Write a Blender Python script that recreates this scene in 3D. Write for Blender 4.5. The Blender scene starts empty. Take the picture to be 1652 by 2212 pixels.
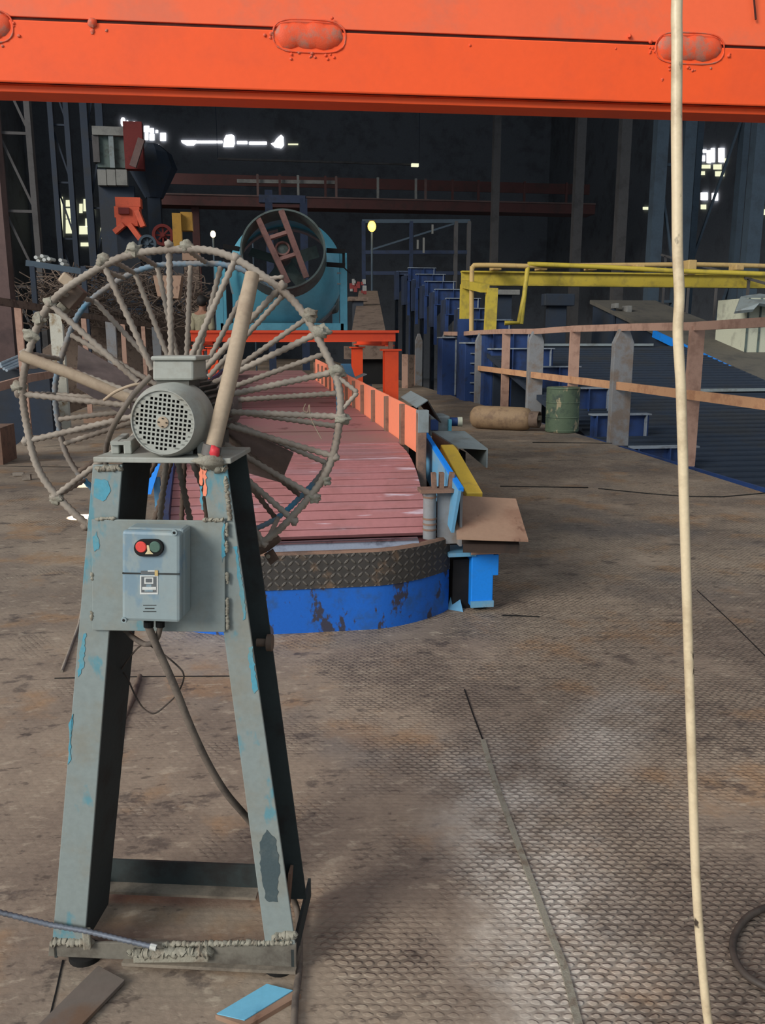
SUN_E = 2.7; SKY_E = 0.75; EXPO = 0.1
import bpy, bmesh, math, random
from mathutils import Vector, Matrix, noise
random.seed(7)
V = Vector
C = bpy.context.scene.collection
# ------------------------------------------------------------------ camera model
CAMH = 1.25; FPX = 1800.0; PITCH = math.radians(11.65); YAW = math.radians(8.23)
F0 = V((math.sin(YAW), math.cos(YAW), 0)); R0 = V((math.cos(YAW), -math.sin(YAW), 0)); Z = V((0, 0, 1))
FW = F0*math.cos(PITCH) - Z*math.sin(PITCH); UP = F0*math.sin(PITCH) + Z*math.cos(PITCH)
EYE = V((0, 0, CAMH))
def ray(px, py): return FW + R0*((px-826)/FPX) - UP*((py-1106)/FPX)
def G(px, py, z=0.0):
    d = ray(px, py); return EYE + d*((z-CAMH)/d.z)
def AD(px, py, D):
    d = ray(px, py); return EYE + d*(D/d.dot(F0))
def AX(px, py, X):
    d = ray(px, py); return EYE + d*(X/d.x)
def AY(px, py, Y):
    d = ray(px, py); return EYE + d*(Y/d.y)
def XD(X, D, z=0.0):            # world point from X and distance along the viewing heading
    return V((X, D/math.cos(YAW) - X*math.tan(YAW), z))
def s2l(c):
    c = c/255.0
    return c/12.92 if c <= 0.04045 else ((c+0.055)/1.055)**2.4
def rgb(r, g, b): return (s2l(r), s2l(g), s2l(b), 1)
# ------------------------------------------------------------------ objects
def setp(o, label=None, cat=None, group=None, kind=None):
    if label: o['label'] = label
    if cat: o['category'] = cat
    if group: o['group'] = group
    if kind: o['kind'] = kind
    return o
def thing(name, label, cat, loc=(0, 0, 0), rotz=0.0, group=None):
    o = bpy.data.objects.new(name, None); C.objects.link(o)
    o.empty_display_size = .1
    o.location = loc; o.rotation_euler = (0, 0, rotz)
    return setp(o, label, cat, group)
def root_matrix(o):
    while o.parent: o = o.parent
    if o.type == 'EMPTY':
        return Matrix.Translation(o.location) @ o.rotation_euler.to_matrix().to_4x4()
    return Matrix.Identity(4)
def copy_tree(o, parent=None):
    c = o.copy(); C.objects.link(c)
    if parent: c.parent = parent
    for ch in [k for k in o.children]: copy_tree(ch, c)
    return c
class MB:
    def __init__(s): s.v = []; s.f = []
    def add(s, vs, fs):
        b = len(s.v); s.v += [V(p) for p in vs]; s.f += [tuple(b+i for i in f) for f in fs]; return s
    def box(s, c, sz, M=None):
        c = V(c); h = V(sz)*.5; vs = []
        for k in range(8):
            p = V((h.x if k & 1 else -h.x, h.y if k & 2 else -h.y, h.z if k & 4 else -h.z))
            if M is not None: p = M @ p
            vs.append(c+p)
        return s.add(vs, [(0, 2, 3, 1), (4, 5, 7, 6), (0, 1, 5, 4), (2, 6, 7, 3), (0, 4, 6, 2), (1, 3, 7, 5)])
    def hexa(s, a, b):               # two quads (lists of 4 points), joined
        return s.add(list(a)+list(b), [(3, 2, 1, 0), (4, 5, 6, 7), (0, 1, 5, 4), (1, 2, 6, 5), (2, 3, 7, 6), (3, 0, 4, 7)])
    def beam(s, p0, p1, w, h, up=Z):
        p0 = V(p0); p1 = V(p1); d = (p1-p0).normalized(); up = V(up)
        if abs(d.dot(up)) > .98: up = V((0, 1, 0)) if abs(d.y) < .9 else V((1, 0, 0))
        sd = d.cross(up).normalized(); u = sd.cross(d)
        q = lambda p: [p+sd*(-w/2)+u*(-h/2), p+sd*(w/2)+u*(-h/2), p+sd*(w/2)+u*(h/2), p+sd*(-w/2)+u*(h/2)]
        return s.hexa(q(p0), q(p1))
    def ibeam(s, p0, p1, w, h, t, up=Z):
        p0 = V(p0); p1 = V(p1); d = (p1-p0).normalized(); up = V(up)
        if abs(d.dot(up)) > .98: up = V((0, 1, 0))
        sd = d.cross(up).normalized(); u = sd.cross(d)
        s.beam(p0+u*(h/2-t/2), p1+u*(h/2-t/2), w, t, u); s.beam(p0-u*(h/2-t/2), p1-u*(h/2-t/2), w, t, u)
        return s.beam(p0, p1, t, h-2*t, u)
    def tube(s, pts, r, n=10, closed=False, rf=None, squash=None):
        pts = [V(p) for p in pts]; N = len(pts); b = len(s.v); prev = None; rings = []
        for i, p in enumerate(pts):
            a = pts[(i-1) % N] if (closed or i > 0) else p
            c = pts[(i+1) % N] if (closed or i < N-1) else p
            d = (c-a).normalized()
            if prev is None:
                x = d.cross(Z) if abs(d.z) < .95 else d.cross(V((0, 1, 0)))
                x.normalize()
            else:
                x = prev - d*prev.dot(d); x.normalize()
            prev = x; y = d.cross(x)
            rr = rf(i) if rf else r
            rings.append([p + (x*math.cos(2*math.pi*k/n) + y*math.sin(2*math.pi*k/n))*rr for k in range(n)])
        for rg in rings: s.v += rg
        for i in range(N if closed else N-1):
            j = (i+1) % N
            for k in range(n):
                k2 = (k+1) % n
                s.f.append((b+i*n+k, b+i*n+k2, b+j*n+k2, b+j*n+k))
        if not closed:
            s.f.append(tuple(b+k for k in range(n))[::-1]); s.f.append(tuple(b+(N-1)*n+k for k in range(n)))
        return s
    def rebar(s, p0, p1, r=.005, n=7, step=.005):
        p0 = V(p0); p1 = V(p1); L = (p1-p0).length; m = max(4, int(L/step))
        pts = [p0.lerp(p1, i/m) for i in range(m+1)]
        return s.tube(pts, r, n, rf=lambda i: r*(1.2 if i % 2 else .82))
    def lathe(s, prof, M, n=32, cap=True):      # prof: (r, z) list, axis local z
        b = len(s.v)
        for r, z in prof:
            for k in range(n):
                a = 2*math.pi*k/n; s.v.append(M @ V((r*math.cos(a), r*math.sin(a), z)))
        for i in range(len(prof)-1):
            for k in range(n):
                k2 = (k+1) % n
                s.f.append((b+i*n+k, b+i*n+k2, b+(i+1)*n+k2, b+(i+1)*n+k))
        if cap:
            s.f.append(tuple(b+k for k in range(n))[::-1]); s.f.append(tuple(b+(len(prof)-1)*n+k for k in range(n)))
        return s
    def prism(s, poly, d):           # poly: world points, d: extrusion vector
        n = len(poly); a = [V(p) for p in poly]; c = [p+V(d) for p in a]
        return s.add(a+c, [tuple(range(n))[::-1], tuple(range(n, 2*n))] + [(i, (i+1) % n, n+(i+1) % n, n+i) for i in range(n)])
    def ball(s, c, r, sc=(1, 1, 1), jit=0.0, n=8, m=6, M=None):
        c = V(c); b = len(s.v); sd = random.random()*100
        vs = [V((0, 0, 1))]
        for i in range(1, m):
            for k in range(n):
                t = math.pi*i/m; a = 2*math.pi*k/n
                vs.append(V((math.sin(t)*math.cos(a), math.sin(t)*math.sin(a), math.cos(t))))
        vs.append(V((0, 0, -1)))
        for p in vs:
            q = p*(r*(1+jit*noise.noise(p*1.7+V((sd, sd, sd)))))
            q = V((q.x*sc[0], q.y*sc[1], q.z*sc[2]))
            if M is not None: q = M @ q
            s.v.append(c+q)
        for k in range(n): s.f.append((b, b+1+k, b+1+(k+1) % n))
        for i in range(m-2):
            for k in range(n):
                o = b+1+i*n; s.f.append((o+k, o+n+k, o+n+(k+1) % n, o+(k+1) % n))
        o = b+1+(m-2)*n; e = b+1+(m-1)*n
        for k in range(n): s.f.append((o+k, e, o+(k+1) % n))
        return s
    def build(s, name, mat, parent=None, smooth=None, bevel=None, label=None, kind=None):
        me = bpy.data.meshes.new(name)
        vs = s.v
        if parent is not None:
            Mi = root_matrix(parent).inverted(); vs = [Mi @ p for p in vs]
        me.from_pydata([tuple(p) for p in vs], [], s.f)
        bm = bmesh.new(); bm.from_mesh(me); bmesh.ops.recalc_face_normals(bm, faces=bm.faces); bm.to_mesh(me); bm.free()
        if smooth:
            for p in me.polygons: p.use_smooth = True
            me.set_sharp_from_angle(angle=math.radians(smooth))
        me.materials.append(mat)
        o = bpy.data.objects.new(name, me); C.objects.link(o)
        if parent is not None: o.parent = parent
        if bevel:
            m = o.modifiers.new('bevel', 'BEVEL'); m.width = bevel; m.segments = 2; m.limit_method = 'ANGLE'
        if label: o['label'] = label
        if kind: o['kind'] = kind
        return o
def struct(name, mb, mat, **k):
    o = mb.build(name, mat, **k); o['kind'] = 'structure'; return o
def single(name, mb, mat, label, cat, group=None, kind=None, **k):
    # a thing that is one mesh: origin at its base
    lo = V((min(p.x for p in mb.v), min(p.y for p in mb.v), min(p.z for p in mb.v)))
    hi = V((max(p.x for p in mb.v), max(p.y for p in mb.v), max(p.z for p in mb.v)))
    b = V(((lo.x+hi.x)/2, (lo.y+hi.y)/2, lo.z))
    mb.v = [p-b for p in mb.v]
    o = mb.build(name, mat, **k); o.location = b
    return setp(o, label, cat, group, kind)
def spline(pts, n=8):
    pts = [V(p) for p in pts]; out = []
    for i in range(len(pts)-1):
        p0 = pts[max(i-1, 0)]; p1 = pts[i]; p2 = pts[i+1]; p3 = pts[min(i+2, len(pts)-1)]
        for k in range(n):
            t = k/n
            out.append(.5*((2*p1)+(p2-p0)*t+(2*p0-5*p1+4*p2-p3)*t*t+(3*p1-p0-3*p2+p3)*t**3))
    out.append(pts[-1]); return out
# ------------------------------------------------------------------ materials
class NT:
    def __init__(s, name):
        s.m = bpy.data.materials.new(name); s.m.use_nodes = True; s.t = s.m.node_tree; s.t.nodes.clear()
        s.out = s.t.nodes.new('ShaderNodeOutputMaterial'); s.b = s.t.nodes.new('ShaderNodeBsdfPrincipled')
        s.t.links.new(s.b.outputs[0], s.out.inputs[0])
        s.co = s.t.nodes.new('ShaderNodeTexCoord').outputs['Object']
    def N(s, ty, **k):
        n = s.t.nodes.new(ty)
        for a, b in k.items(): setattr(n, a, b)
        return n
    def L(s, a, b): s.t.links.new(a, b)
    def I(s, n, key, v):
        i = n.inputs[key]
        if hasattr(v, 'is_linked'): s.L(v, i)
        else: i.default_value = v
    def math(s, op, a, b=None, c=None, clamp=False):
        n = s.N('ShaderNodeMath', operation=op); n.use_clamp = clamp; s.I(n, 0, a)
        if b is not None: s.I(n, 1, b)
        if c is not None: s.I(n, 2, c)
        return n.outputs[0]
    def noise(s, scale, detail=4, rough=.6, vec=None, stretch=None):
        n = s.N('ShaderNodeTexNoise'); n.inputs['Scale'].default_value = scale; n.inputs['Detail'].default_value = detail
        n.inputs['Roughness'].default_value = rough
        v = vec or s.co
        if stretch:
            mp = s.N('ShaderNodeMapping'); mp.inputs['Scale'].default_value = stretch; s.L(v, mp.inputs[0]); v = mp.outputs[0]
        s.L(v, n.inputs['Vector']); return n.outputs[0]
    def ramp(s, f, a, b, c0=(0, 0, 0, 1), c1=(1, 1, 1, 1)):
        n = s.N('ShaderNodeMapRange'); n.interpolation_type = 'SMOOTHSTEP'; s.I(n, 0, f); n.inputs[1].default_value = a; n.inputs[2].default_value = b
        return n.outputs[0]
    def mix(s, f, a, b):
        n = s.N('ShaderNodeMix', data_type='RGBA'); s.I(n, 0, f); s.I(n, 6, a); s.I(n, 7, b); return n.outputs[2]
    def bump(s, h, strength=.3, dist=.01, prev=None):
        n = s.N('ShaderNodeBump'); n.inputs['Strength'].default_value = strength; n.inputs['Distance'].default_value = dist
        s.L(h, n.inputs['Height'])
        if prev is not None: s.L(prev, n.inputs['Normal'])
        return n.outputs[0]
    def end(s, col, rough=.6, metal=0.0, nrm=None, spec=.4):
        s.I(s.b, 'Base Color', col); s.I(s.b, 'Roughness', rough); s.I(s.b, 'Metallic', metal); s.I(s.b, 'Specular IOR Level', spec)
        if nrm is not None: s.L(nrm, s.b.inputs['Normal'])
        return s.m
def paint(name, base, dirt, amt=.5, scale=6.0, rough=.6, bump=.15, var=.18, third=None, third_amt=.3, metal=0.0, spec=.35):
    t = NT(name)
    n1 = t.noise(scale, 6, .65); n2 = t.noise(scale*.35, 3, .5); n3 = t.noise(scale*9, 3, .6)
    lo = 1-amt*1.0
    f = t.ramp(t.math('ADD', t.math('MULTIPLY', n1, .6), t.math('MULTIPLY', n2, .4)), .36+.22*(1-amt), .52+.22*(1-amt))
    col = t.mix(f, base, dirt)
    if third is not None:
        n4 = t.noise(scale*.8, 5, .6, stretch=(1.3, .9, .7))
        col = t.mix(t.ramp(n4, .62-third_amt*.25, .68-third_amt*.25), col, third)
    hs = t.N('ShaderNodeHueSaturation'); t.L(col, hs.inputs['Color'])
    t.L(t.math('ADD', t.math('MULTIPLY', n3, var*2), 1-var), hs.inputs['Value'])
    nr = t.bump(t.math('ADD', n1, t.math('MULTIPLY', n3, .5)), bump, .004)
    return t.end(hs.outputs[0], rough, metal, nr, spec)
def emit(name, col, st):
    t = NT(name); t.b.inputs['Base Color'].default_value = col
    t.b.inputs['Emission Color'].default_value = col; t.b.inputs['Emission Strength'].default_value = st
    return t.m
def tread_height(t, pitch, vec=None):
    mp = t.N('ShaderNodeVectorMath', operation='SCALE'); t.L(vec or t.co, mp.inputs[0]); mp.inputs['Scale'].default_value = 1/pitch
    sp = t.N('ShaderNodeSeparateXYZ'); t.L(mp.outputs[0], sp.inputs[0])
    x, y = sp.outputs[0], sp.outputs[1]
    fx, fy = t.math('FLOOR', x), t.math('FLOOR', y)
    par = t.math('FLOORED_MODULO', t.math('ADD', fx, fy), 2.0)
    sg = t.math('MULTIPLY_ADD', par, 2.0, -1.0)
    lx = t.math('SUBTRACT', t.math('SUBTRACT', x, fx), .5); ly = t.math('SUBTRACT', t.math('SUBTRACT', y, fy), .5)
    sy = t.math('MULTIPLY', ly, sg)
    a = t.math('DIVIDE', t.math('ADD', lx, sy), .78); b = t.math('DIVIDE', t.math('SUBTRACT', lx, sy), .30)
    d = t.math('SQRT', t.math('ADD', t.math('MULTIPLY', a, a), t.math('MULTIPLY', b, b)))
    return t.ramp(d, 1.0, .45)
def scale_height(t, px, py, vec, rx=.44, ry=.40):
    sp = t.N('ShaderNodeSeparateXYZ'); t.L(vec, sp.inputs[0])
    y = t.math('DIVIDE', sp.outputs[1], py); fy = t.math('FLOOR', y)
    x = t.math('ADD', t.math('DIVIDE', sp.outputs[0], px), t.math('MULTIPLY', t.math('FLOORED_MODULO', fy, 2.0), .5)); fx = t.math('FLOOR', x)
    a = t.math('DIVIDE', t.math('SUBTRACT', t.math('SUBTRACT', x, fx), .5), rx); b = t.math('DIVIDE', t.math('SUBTRACT', t.math('SUBTRACT', y, fy), .5), ry)
    return t.ramp(t.math('SQRT', t.math('ADD', t.math('MULTIPLY', a, a), t.math('MULTIPLY', b, b))), 1.08, .62)
def floor_mat():
    t = NT('tread_plate_floor')
    wn_ = t.N('ShaderNodeTexNoise'); wn_.inputs['Scale'].default_value = 38; wn_.inputs['Detail'].default_value = 2; t.L(t.co, wn_.inputs['Vector'])
    wv = t.N('ShaderNodeVectorMath', operation='SCALE'); t.L(wn_.outputs['Color'], wv.inputs[0]); wv.inputs['Scale'].default_value = .013
    wa = t.N('ShaderNodeVectorMath', operation='ADD'); t.L(t.co, wa.inputs[0]); t.L(wv.outputs[0], wa.inputs[1])
    rt_ = t.N('ShaderNodeMapping'); rt_.inputs['Rotation'].default_value = (0, 0, math.radians(9)); t.L(wa.outputs[0], rt_.inputs[0])
    h = scale_height(t, .027, .0165, rt_.outputs[0])
    n1 = t.noise(1.1, 6, .62); n2 = t.noise(2.3, 5, .6); n3 = t.noise(45, 4, .7); n4 = t.noise(.6, 4, .55); n5 = t.noise(5.0, 6, .7, stretch=(.8, 1.25, 1)); n6 = t.noise(17, 4, .65, stretch=(.7, 1.4, 1))
    col = t.mix(t.ramp(n1, .36, .62), rgb(128, 114, 101), rgb(158, 142, 124))
    col = t.mix(t.math('MULTIPLY', t.ramp(n2, .52, .66), .7), col, rgb(160, 127, 94))
    col = t.mix(t.math('MULTIPLY', t.ramp(n4, .54, .66), .6), col, rgb(102, 100, 100))
    # dark oil blotches and scraped flecks
    col = t.mix(t.math('MULTIPLY', t.ramp(n5, .57, .65), .65), col, rgb(74, 66, 63))
    col = t.mix(t.math('MULTIPLY', t.ramp(n6, .59, .66), .55), col, rgb(66, 58, 54))
    col = t.mix(t.math('MULTIPLY', t.ramp(n6, .43, .34), .45), col, rgb(184, 170, 150))
    # paler tone along the welded seam at the right and on a slanting strip
    sp = t.N('ShaderNodeSeparateXYZ'); t.L(t.co, sp.inputs[0])
    a = G(1045, 1600); b = G(1250, 2212); dx, dy = (b-a).normalized().x, (b-a).normalized().y
    dist = t.math('ABSOLUTE', t.math('SUBTRACT', t.math('MULTIPLY', t.math('SUBTRACT', sp.outputs[0], a.x), dy), t.math('MULTIPLY', t.math('SUBTRACT', sp.outputs[1], a.y), dx)))
    along = t.math('MULTIPLY_ADD', t.math('SUBTRACT', sp.outputs[0], a.x), dx, t.math('MULTIPLY', t.math('SUBTRACT', sp.outputs[1], a.y), dy))
    near = t.math('MULTIPLY', t.ramp(dist, .30, .0), t.ramp(along, -.25, .45))
    pale_mask = t.math('MULTIPLY', near, t.ramp(t.noise(4.5, 5, .65), .32, .62))
    a2 = G(1400, 1480); b2 = G(1180, 1720); c = (a2+b2)/2; dd = (b2-a2).normalized()
    px_ = t.math('SUBTRACT', sp.outputs[0], c.x); py_ = t.math('SUBTRACT', sp.outputs[1], c.y)
    al = t.math('ABSOLUTE', t.math('MULTIPLY_ADD', px_, dd.x, t.math('MULTIPLY', py_, dd.y))); ac = t.math('ABSOLUTE', t.math('SUBTRACT', t.math('MULTIPLY', px_, dd.y), t.math('MULTIPLY', py_, dd.x)))
    pale_mask2 = t.math('MULTIPLY', t.math('MULTIPLY', t.ramp(al, .55, .15), t.ramp(ac, .22, .02)), t.ramp(n2, .35, .6))
    pale_mask = t.math('MAXIMUM', pale_mask, t.math('MULTIPLY', pale_mask2, .8))
    col = t.mix(t.math('MULTIPLY', pale_mask, .85), col, rgb(214, 206, 194))
    # darker tone between the lozenges
    bias = t.math('MULTIPLY', t.ramp(sp.outputs[0], -.3, .9), .22)
    wear = t.ramp(t.math('ADD', t.noise(1.9, 5, .65), bias), .52, .74)
    fleck = t.ramp(t.noise(30, 3, .6), .35, .6)
    gap = t.math('MULTIPLY', t.math('SUBTRACT', 1.0, h), t.math('MULTIPLY', t.math('MULTIPLY_ADD', wear, .95, .05), t.math('MULTIPLY_ADD', fleck, .35, .25)))
    col = t.mix(gap, col, rgb(62, 55, 50))
    hs = t.N('ShaderNodeHueSaturation'); t.L(col, hs.inputs['Color']); t.L(t.math('MULTIPLY_ADD', n3, .7, .65), hs.inputs['Value'])
    nr = t.bump(t.math('MULTIPLY', h, t.math('MULTIPLY_ADD', wear, .93, .07)), .8, .004)
    nr = t.bump(n3, .22, .004, nr)
    return t.end(hs.outputs[0], .62, 0.0, nr, .35)
def tread_paint(name, base, dirt, pitch, plane='XZ'):
    t = NT(name)
    mp = t.N('ShaderNodeSeparateXYZ'); t.L(t.co, mp.inputs[0]); cb = t.N('ShaderNodeCombineXYZ')
    t.L(mp.outputs[0], cb.inputs[0]); t.L(mp.outputs[2], cb.inputs[1])
    h = tread_height(t, pitch, cb.outputs[0]); n1 = t.noise(5, 6, .65); n2 = t.noise(40, 3)
    col = t.mix(t.ramp(n1, .55, .68), base, dirt); col = t.mix(t.math('MULTIPLY', h, .35), col, rgb(125, 118, 108))
    hs = t.N('ShaderNodeHueSaturation'); t.L(col, hs.inputs['Color']); t.L(t.math('MULTIPLY_ADD', n2, .5, .75), hs.inputs['Value'])
    return t.end(hs.outputs[0], .55, .1, t.bump(h, .6, .006), .4)
M = {}
M['floor'] = floor_mat()
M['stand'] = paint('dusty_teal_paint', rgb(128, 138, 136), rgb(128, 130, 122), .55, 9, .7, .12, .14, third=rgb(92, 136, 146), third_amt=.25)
M['stand_in'] = paint('shaded_dark_teal', rgb(52, 60, 60), rgb(44, 42, 40), .5, 8, .8)  # darker copy of the stand paint, shade of the unlit inner faces coloured in
M['weld'] = paint('weld_bead', rgb(142, 138, 124), rgb(116, 104, 90), .5, 30, .8, .5, .3)
M['motor'] = paint('motor_grey_green', rgb(156, 158, 150), rgb(140, 136, 124), .5, 14, .55, .06, .1)
M['motor_dark'] = paint('motor_body', rgb(92, 92, 86), rgb(70, 66, 60), .5, 14, .65)
M['black'] = paint('black_void', rgb(16, 16, 16), rgb(26, 24, 22), .4, 12, .8)
M['rebar'] = paint('dusty_rebar', rgb(150, 140, 128), rgb(126, 114, 102), .5, 14, .8, .3, .2)
M['rebar_dark'] = paint('rusty_rebar', rgb(108, 92, 80), rgb(74, 60, 52), .5, 14, .8, .3, .2)
M['rebar_blue'] = paint('blue_smeared_rebar', rgb(128, 118, 108), rgb(60, 130, 165), .46, 7, .75, .3, .2)
M['blade'] = paint('dusty_blade', rgb(122, 108, 104), rgb(100, 90, 86), .5, 8, .6, .06)
M['pipe'] = paint('dusty_pipe', rgb(166, 148, 126), rgb(146, 126, 106), .5, 12, .75, .12)
M['box'] = paint('starter_grey_blue', rgb(136, 150, 152), rgb(148, 152, 146), .5, 10, .42, .05, .08, third=rgb(118, 140, 152), third_amt=.3)
M['red'] = paint('red_button', rgb(214, 74, 66), rgb(190, 70, 60), .3, 30, .4, .0)
M['green'] = paint('green_button', rgb(78, 104, 92), rgb(70, 92, 84), .3, 30, .4, .0)
M['redtape'] = paint('red_tape', rgb(206, 58, 66), rgb(150, 50, 55), .4, 40, .5, .1)
M['greytape'] = paint('grey_tape', rgb(96, 92, 88), rgb(70, 66, 62), .4, 40, .6, .1)
M['cream'] = paint('cream_tag', rgb(214, 200, 160), rgb(196, 180, 140), .4, 40, .6, .0)
M['label_grey'] = paint('label_grey', rgb(92, 96, 98), rgb(110, 112, 112), .5, 60, .5, .0)
M['label_white'] = paint('label_white', rgb(198, 200, 196), rgb(180, 180, 172), .4, 60, .5, .0)
M['label_tan'] = paint('label_tan', rgb(190, 164, 110), rgb(180, 150, 100), .4, 60, .5, .0)
M['cable'] = paint('dark_cable', rgb(74, 66, 60), rgb(58, 52, 48), .5, 30, .6, .1)
M['cable_dusty'] = paint('dusty_cable', rgb(110, 100, 90), rgb(86, 78, 72), .5, 30, .7, .1)
M['rope'] = paint('pale_hose', rgb(216, 198, 164), rgb(190, 170, 138), .45, 18, .38, .12, .12, third=rgb(60, 50, 42), third_amt=.02, spec=.6)
M['base_iron'] = paint('grimy_base_iron', rgb(112, 108, 98), rgb(86, 80, 72), .55, 12, .8, .25, .2)
M['base_flange'] = paint('dusty_flange_iron', rgb(132, 122, 108), rgb(100, 92, 82), .5, 14, .8, .2, .2)
M['dull_bar'] = paint('dull_flat_bar', rgb(110, 100, 92), rgb(108, 86, 70), .5, 8, .6, .1, .15)
M['rod'] = paint('blue_grey_rod', rgb(112, 118, 128), rgb(84, 86, 92), .5, 30, .45, .1, .15, metal=.3)
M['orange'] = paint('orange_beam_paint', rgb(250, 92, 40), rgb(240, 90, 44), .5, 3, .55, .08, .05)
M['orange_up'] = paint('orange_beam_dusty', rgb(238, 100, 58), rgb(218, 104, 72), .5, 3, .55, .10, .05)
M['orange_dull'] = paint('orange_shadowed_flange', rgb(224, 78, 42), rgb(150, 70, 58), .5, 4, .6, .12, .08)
M['orange_weld'] = paint('painted_weld', rgb(228, 86, 48), rgb(176, 112, 92), .55, 20, .6, .4, .15)
M['gouge'] = paint('seam_gap', rgb(60, 24, 16), rgb(80, 34, 24), .5, 10, .8)
M['deck'] = paint('dull_red_deck', rgb(152, 106, 106), rgb(146, 112, 106), .5, 3, .6, .05, .08, third=rgb(120, 82, 80), third_amt=.05)
M['deck_line'] = paint('dark_red_gap', rgb(104, 62, 62), rgb(92, 58, 56), .5, 6, .8)
def slat_mat():
    t = NT('worn_red_slat'); n1 = t.noise(4, 5, .6); n2 = t.noise(3.2, 4, .5, stretch=(1, 7, 7)); n3 = t.noise(40, 3)
    n4 = t.noise(1.2, 3, .5, stretch=(1, 9, 9))
    col = t.mix(t.ramp(n1, .4, .6), rgb(166, 112, 112), rgb(154, 104, 102)); col = t.mix(t.math('MULTIPLY', t.ramp(n4, .5, .62), .5), col, rgb(150, 120, 124))
    col = t.mix(t.math('MULTIPLY', t.ramp(n2, .61, .70), .75), col, rgb(206, 190, 200))
    hs = t.N('ShaderNodeHueSaturation'); t.L(col, hs.inputs['Color']); t.L(t.math('MULTIPLY_ADD', n3, .3, .85), hs.inputs['Value'])
    return t.end(hs.outputs[0], .5, 0, t.bump(n1, .1, .004), .4)
M['slat'] = slat_mat()
M['teal_patch'] = paint('bright_teal_patch', rgb(78, 146, 166), rgb(104, 142, 146), .5, 20, .7)
M['teal_stain'] = paint('dark_stain', rgb(66, 80, 84), rgb(84, 94, 94), .5, 20, .6)
M['rebar_dark2'] = paint('dark_brown_frame', rgb(58, 46, 40), rgb(44, 38, 34), .5, 10, .8)
M['pipe_tan'] = paint('tan_pipe', rgb(190, 160, 104), rgb(170, 140, 96), .5, 8, .6)
M['walk_grey'] = paint('dusty_dark_walkway', rgb(96, 92, 84), rgb(80, 78, 74), .5, 3, .8)
M['panel'] = paint('salmon_orange_panel', rgb(246, 142, 108), rgb(234, 140, 112), .5, 6, .6, .06, .08)
M['rustpost'] = paint('rusty_post', rgb(128, 100, 84), rgb(98, 80, 70), .5, 16, .8, .3, .2)
M['steel'] = paint('polished_drum', rgb(158, 160, 170), rgb(104, 104, 112), .4, 14, .28, .08, .15, metal=.9)
M['skirt'] = tread_paint('black_tread_skirt', rgb(64, 61, 58), rgb(108, 88, 70), .030)
M['blue'] = paint('scuffed_blue', rgb(30, 98, 190), rgb(44, 88, 150), .35, 15, .5, .12, .12, third=rgb(60, 60, 74), third_amt=.26)
M['brightblue'] = paint('bright_blue', rgb(24, 128, 224), rgb(40, 120, 196), .35, 12, .5, .1, .1)
M['ltblue'] = paint('faded_light_blue', rgb(96, 150, 184), rgb(120, 150, 168), .5, 10, .6, .1, .1, third=rgb(70, 120, 150), third_amt=.1)
M['skyblue'] = paint('sky_blue_paint', rgb(112, 180, 208), rgb(96, 160, 190), .4, 10, .6, .08, .1, third=rgb(70, 120, 140), third_amt=.05)
M['navy'] = paint('navy_plate', rgb(40, 52, 88), rgb(56, 58, 74), .5, 6, .6)
M['yellow'] = paint('yellow_tube', rgb(250, 208, 84), rgb(228, 186, 90), .4, 10, .5, .08, .1)
M['yellow_dull'] = paint('dull_yellow_frame', rgb(190, 168, 62), rgb(160, 142, 64), .5, 6, .55, .08, .1)
M['brownplate'] = paint('rusty_plate', rgb(150, 122, 102), rgb(134, 104, 86), .5, 6, .65, .08, .12, third=rgb(104, 76, 62), third_amt=.06)
M['greysheet'] = paint('grey_sheet', rgb(126, 136, 138), rgb(110, 114, 112), .5, 8, .5, .05, .1)
M['rail2'] = paint('tan_rail', rgb(204, 156, 118), rgb(180, 132, 100), .5, 8, .7, .1, .1)
M['rail'] = paint('brown_rail', rgb(174, 140, 122), rgb(150, 118, 102), .5, 8, .7, .1, .12)
M['greypost'] = paint('grey_concrete_post', rgb(128, 130, 132), rgb(120, 108, 98), .5, 6, .75, .1, .14)
M['whitepost'] = paint('flaking_white_post', rgb(196, 194, 180), rgb(150, 130, 100), .45, 9, .75, .1, .15, third=rgb(110, 84, 60), third_amt=.1)
M['gas'] = paint('brown_cylinder', rgb(146, 122, 94), rgb(120, 98, 78), .5, 10, .7, .08)
M['drum'] = paint('mouldy_green_drum', rgb(84, 100, 80), rgb(60, 74, 66), .5, 9, .7, .1, .2, third=rgb(150, 140, 112), third_amt=.1)
M['bed'] = paint('dark_blue_bed', rgb(42, 52, 66), rgb(48, 52, 58), .5, 1.6, .7, .1, .2)
M['bedblue'] = paint('deep_blue_girder', rgb(38, 62, 110), rgb(38, 52, 82), .5, 5, .6, .1, .15)
M['bedblue2'] = paint('dim_navy', rgb(40, 52, 76), rgb(36, 44, 60), .5, 5, .7, .1, .15)
M['bedflange2'] = paint('dim_slate_flange', rgb(84, 98, 124), rgb(60, 70, 92), .5, 8, .7)
M['bedflange'] = paint('dusty_flange', rgb(136, 146, 156), rgb(110, 114, 120), .5, 10, .7)
M['teal'] = paint('pale_teal_blower', rgb(96, 176, 196), rgb(84, 158, 180), .5, 5, .4, .05, .08)
M['teal_dark'] = paint('dusty_grey_teal', rgb(86, 100, 96), rgb(70, 74, 70), .5, 8, .6, .1, .15)
M['rustframe'] = paint('rusty_motor_frame', rgb(142, 106, 98), rgb(104, 80, 74), .5, 10, .75)
M['orange2'] = paint('orange_platform', rgb(240, 84, 42), rgb(220, 76, 44), .4, 5, .5, .05, .06)
M['conc'] = paint('dusty_dark_wall', rgb(104, 108, 114), rgb(90, 92, 96), .5, 1.2, .85)
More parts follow.
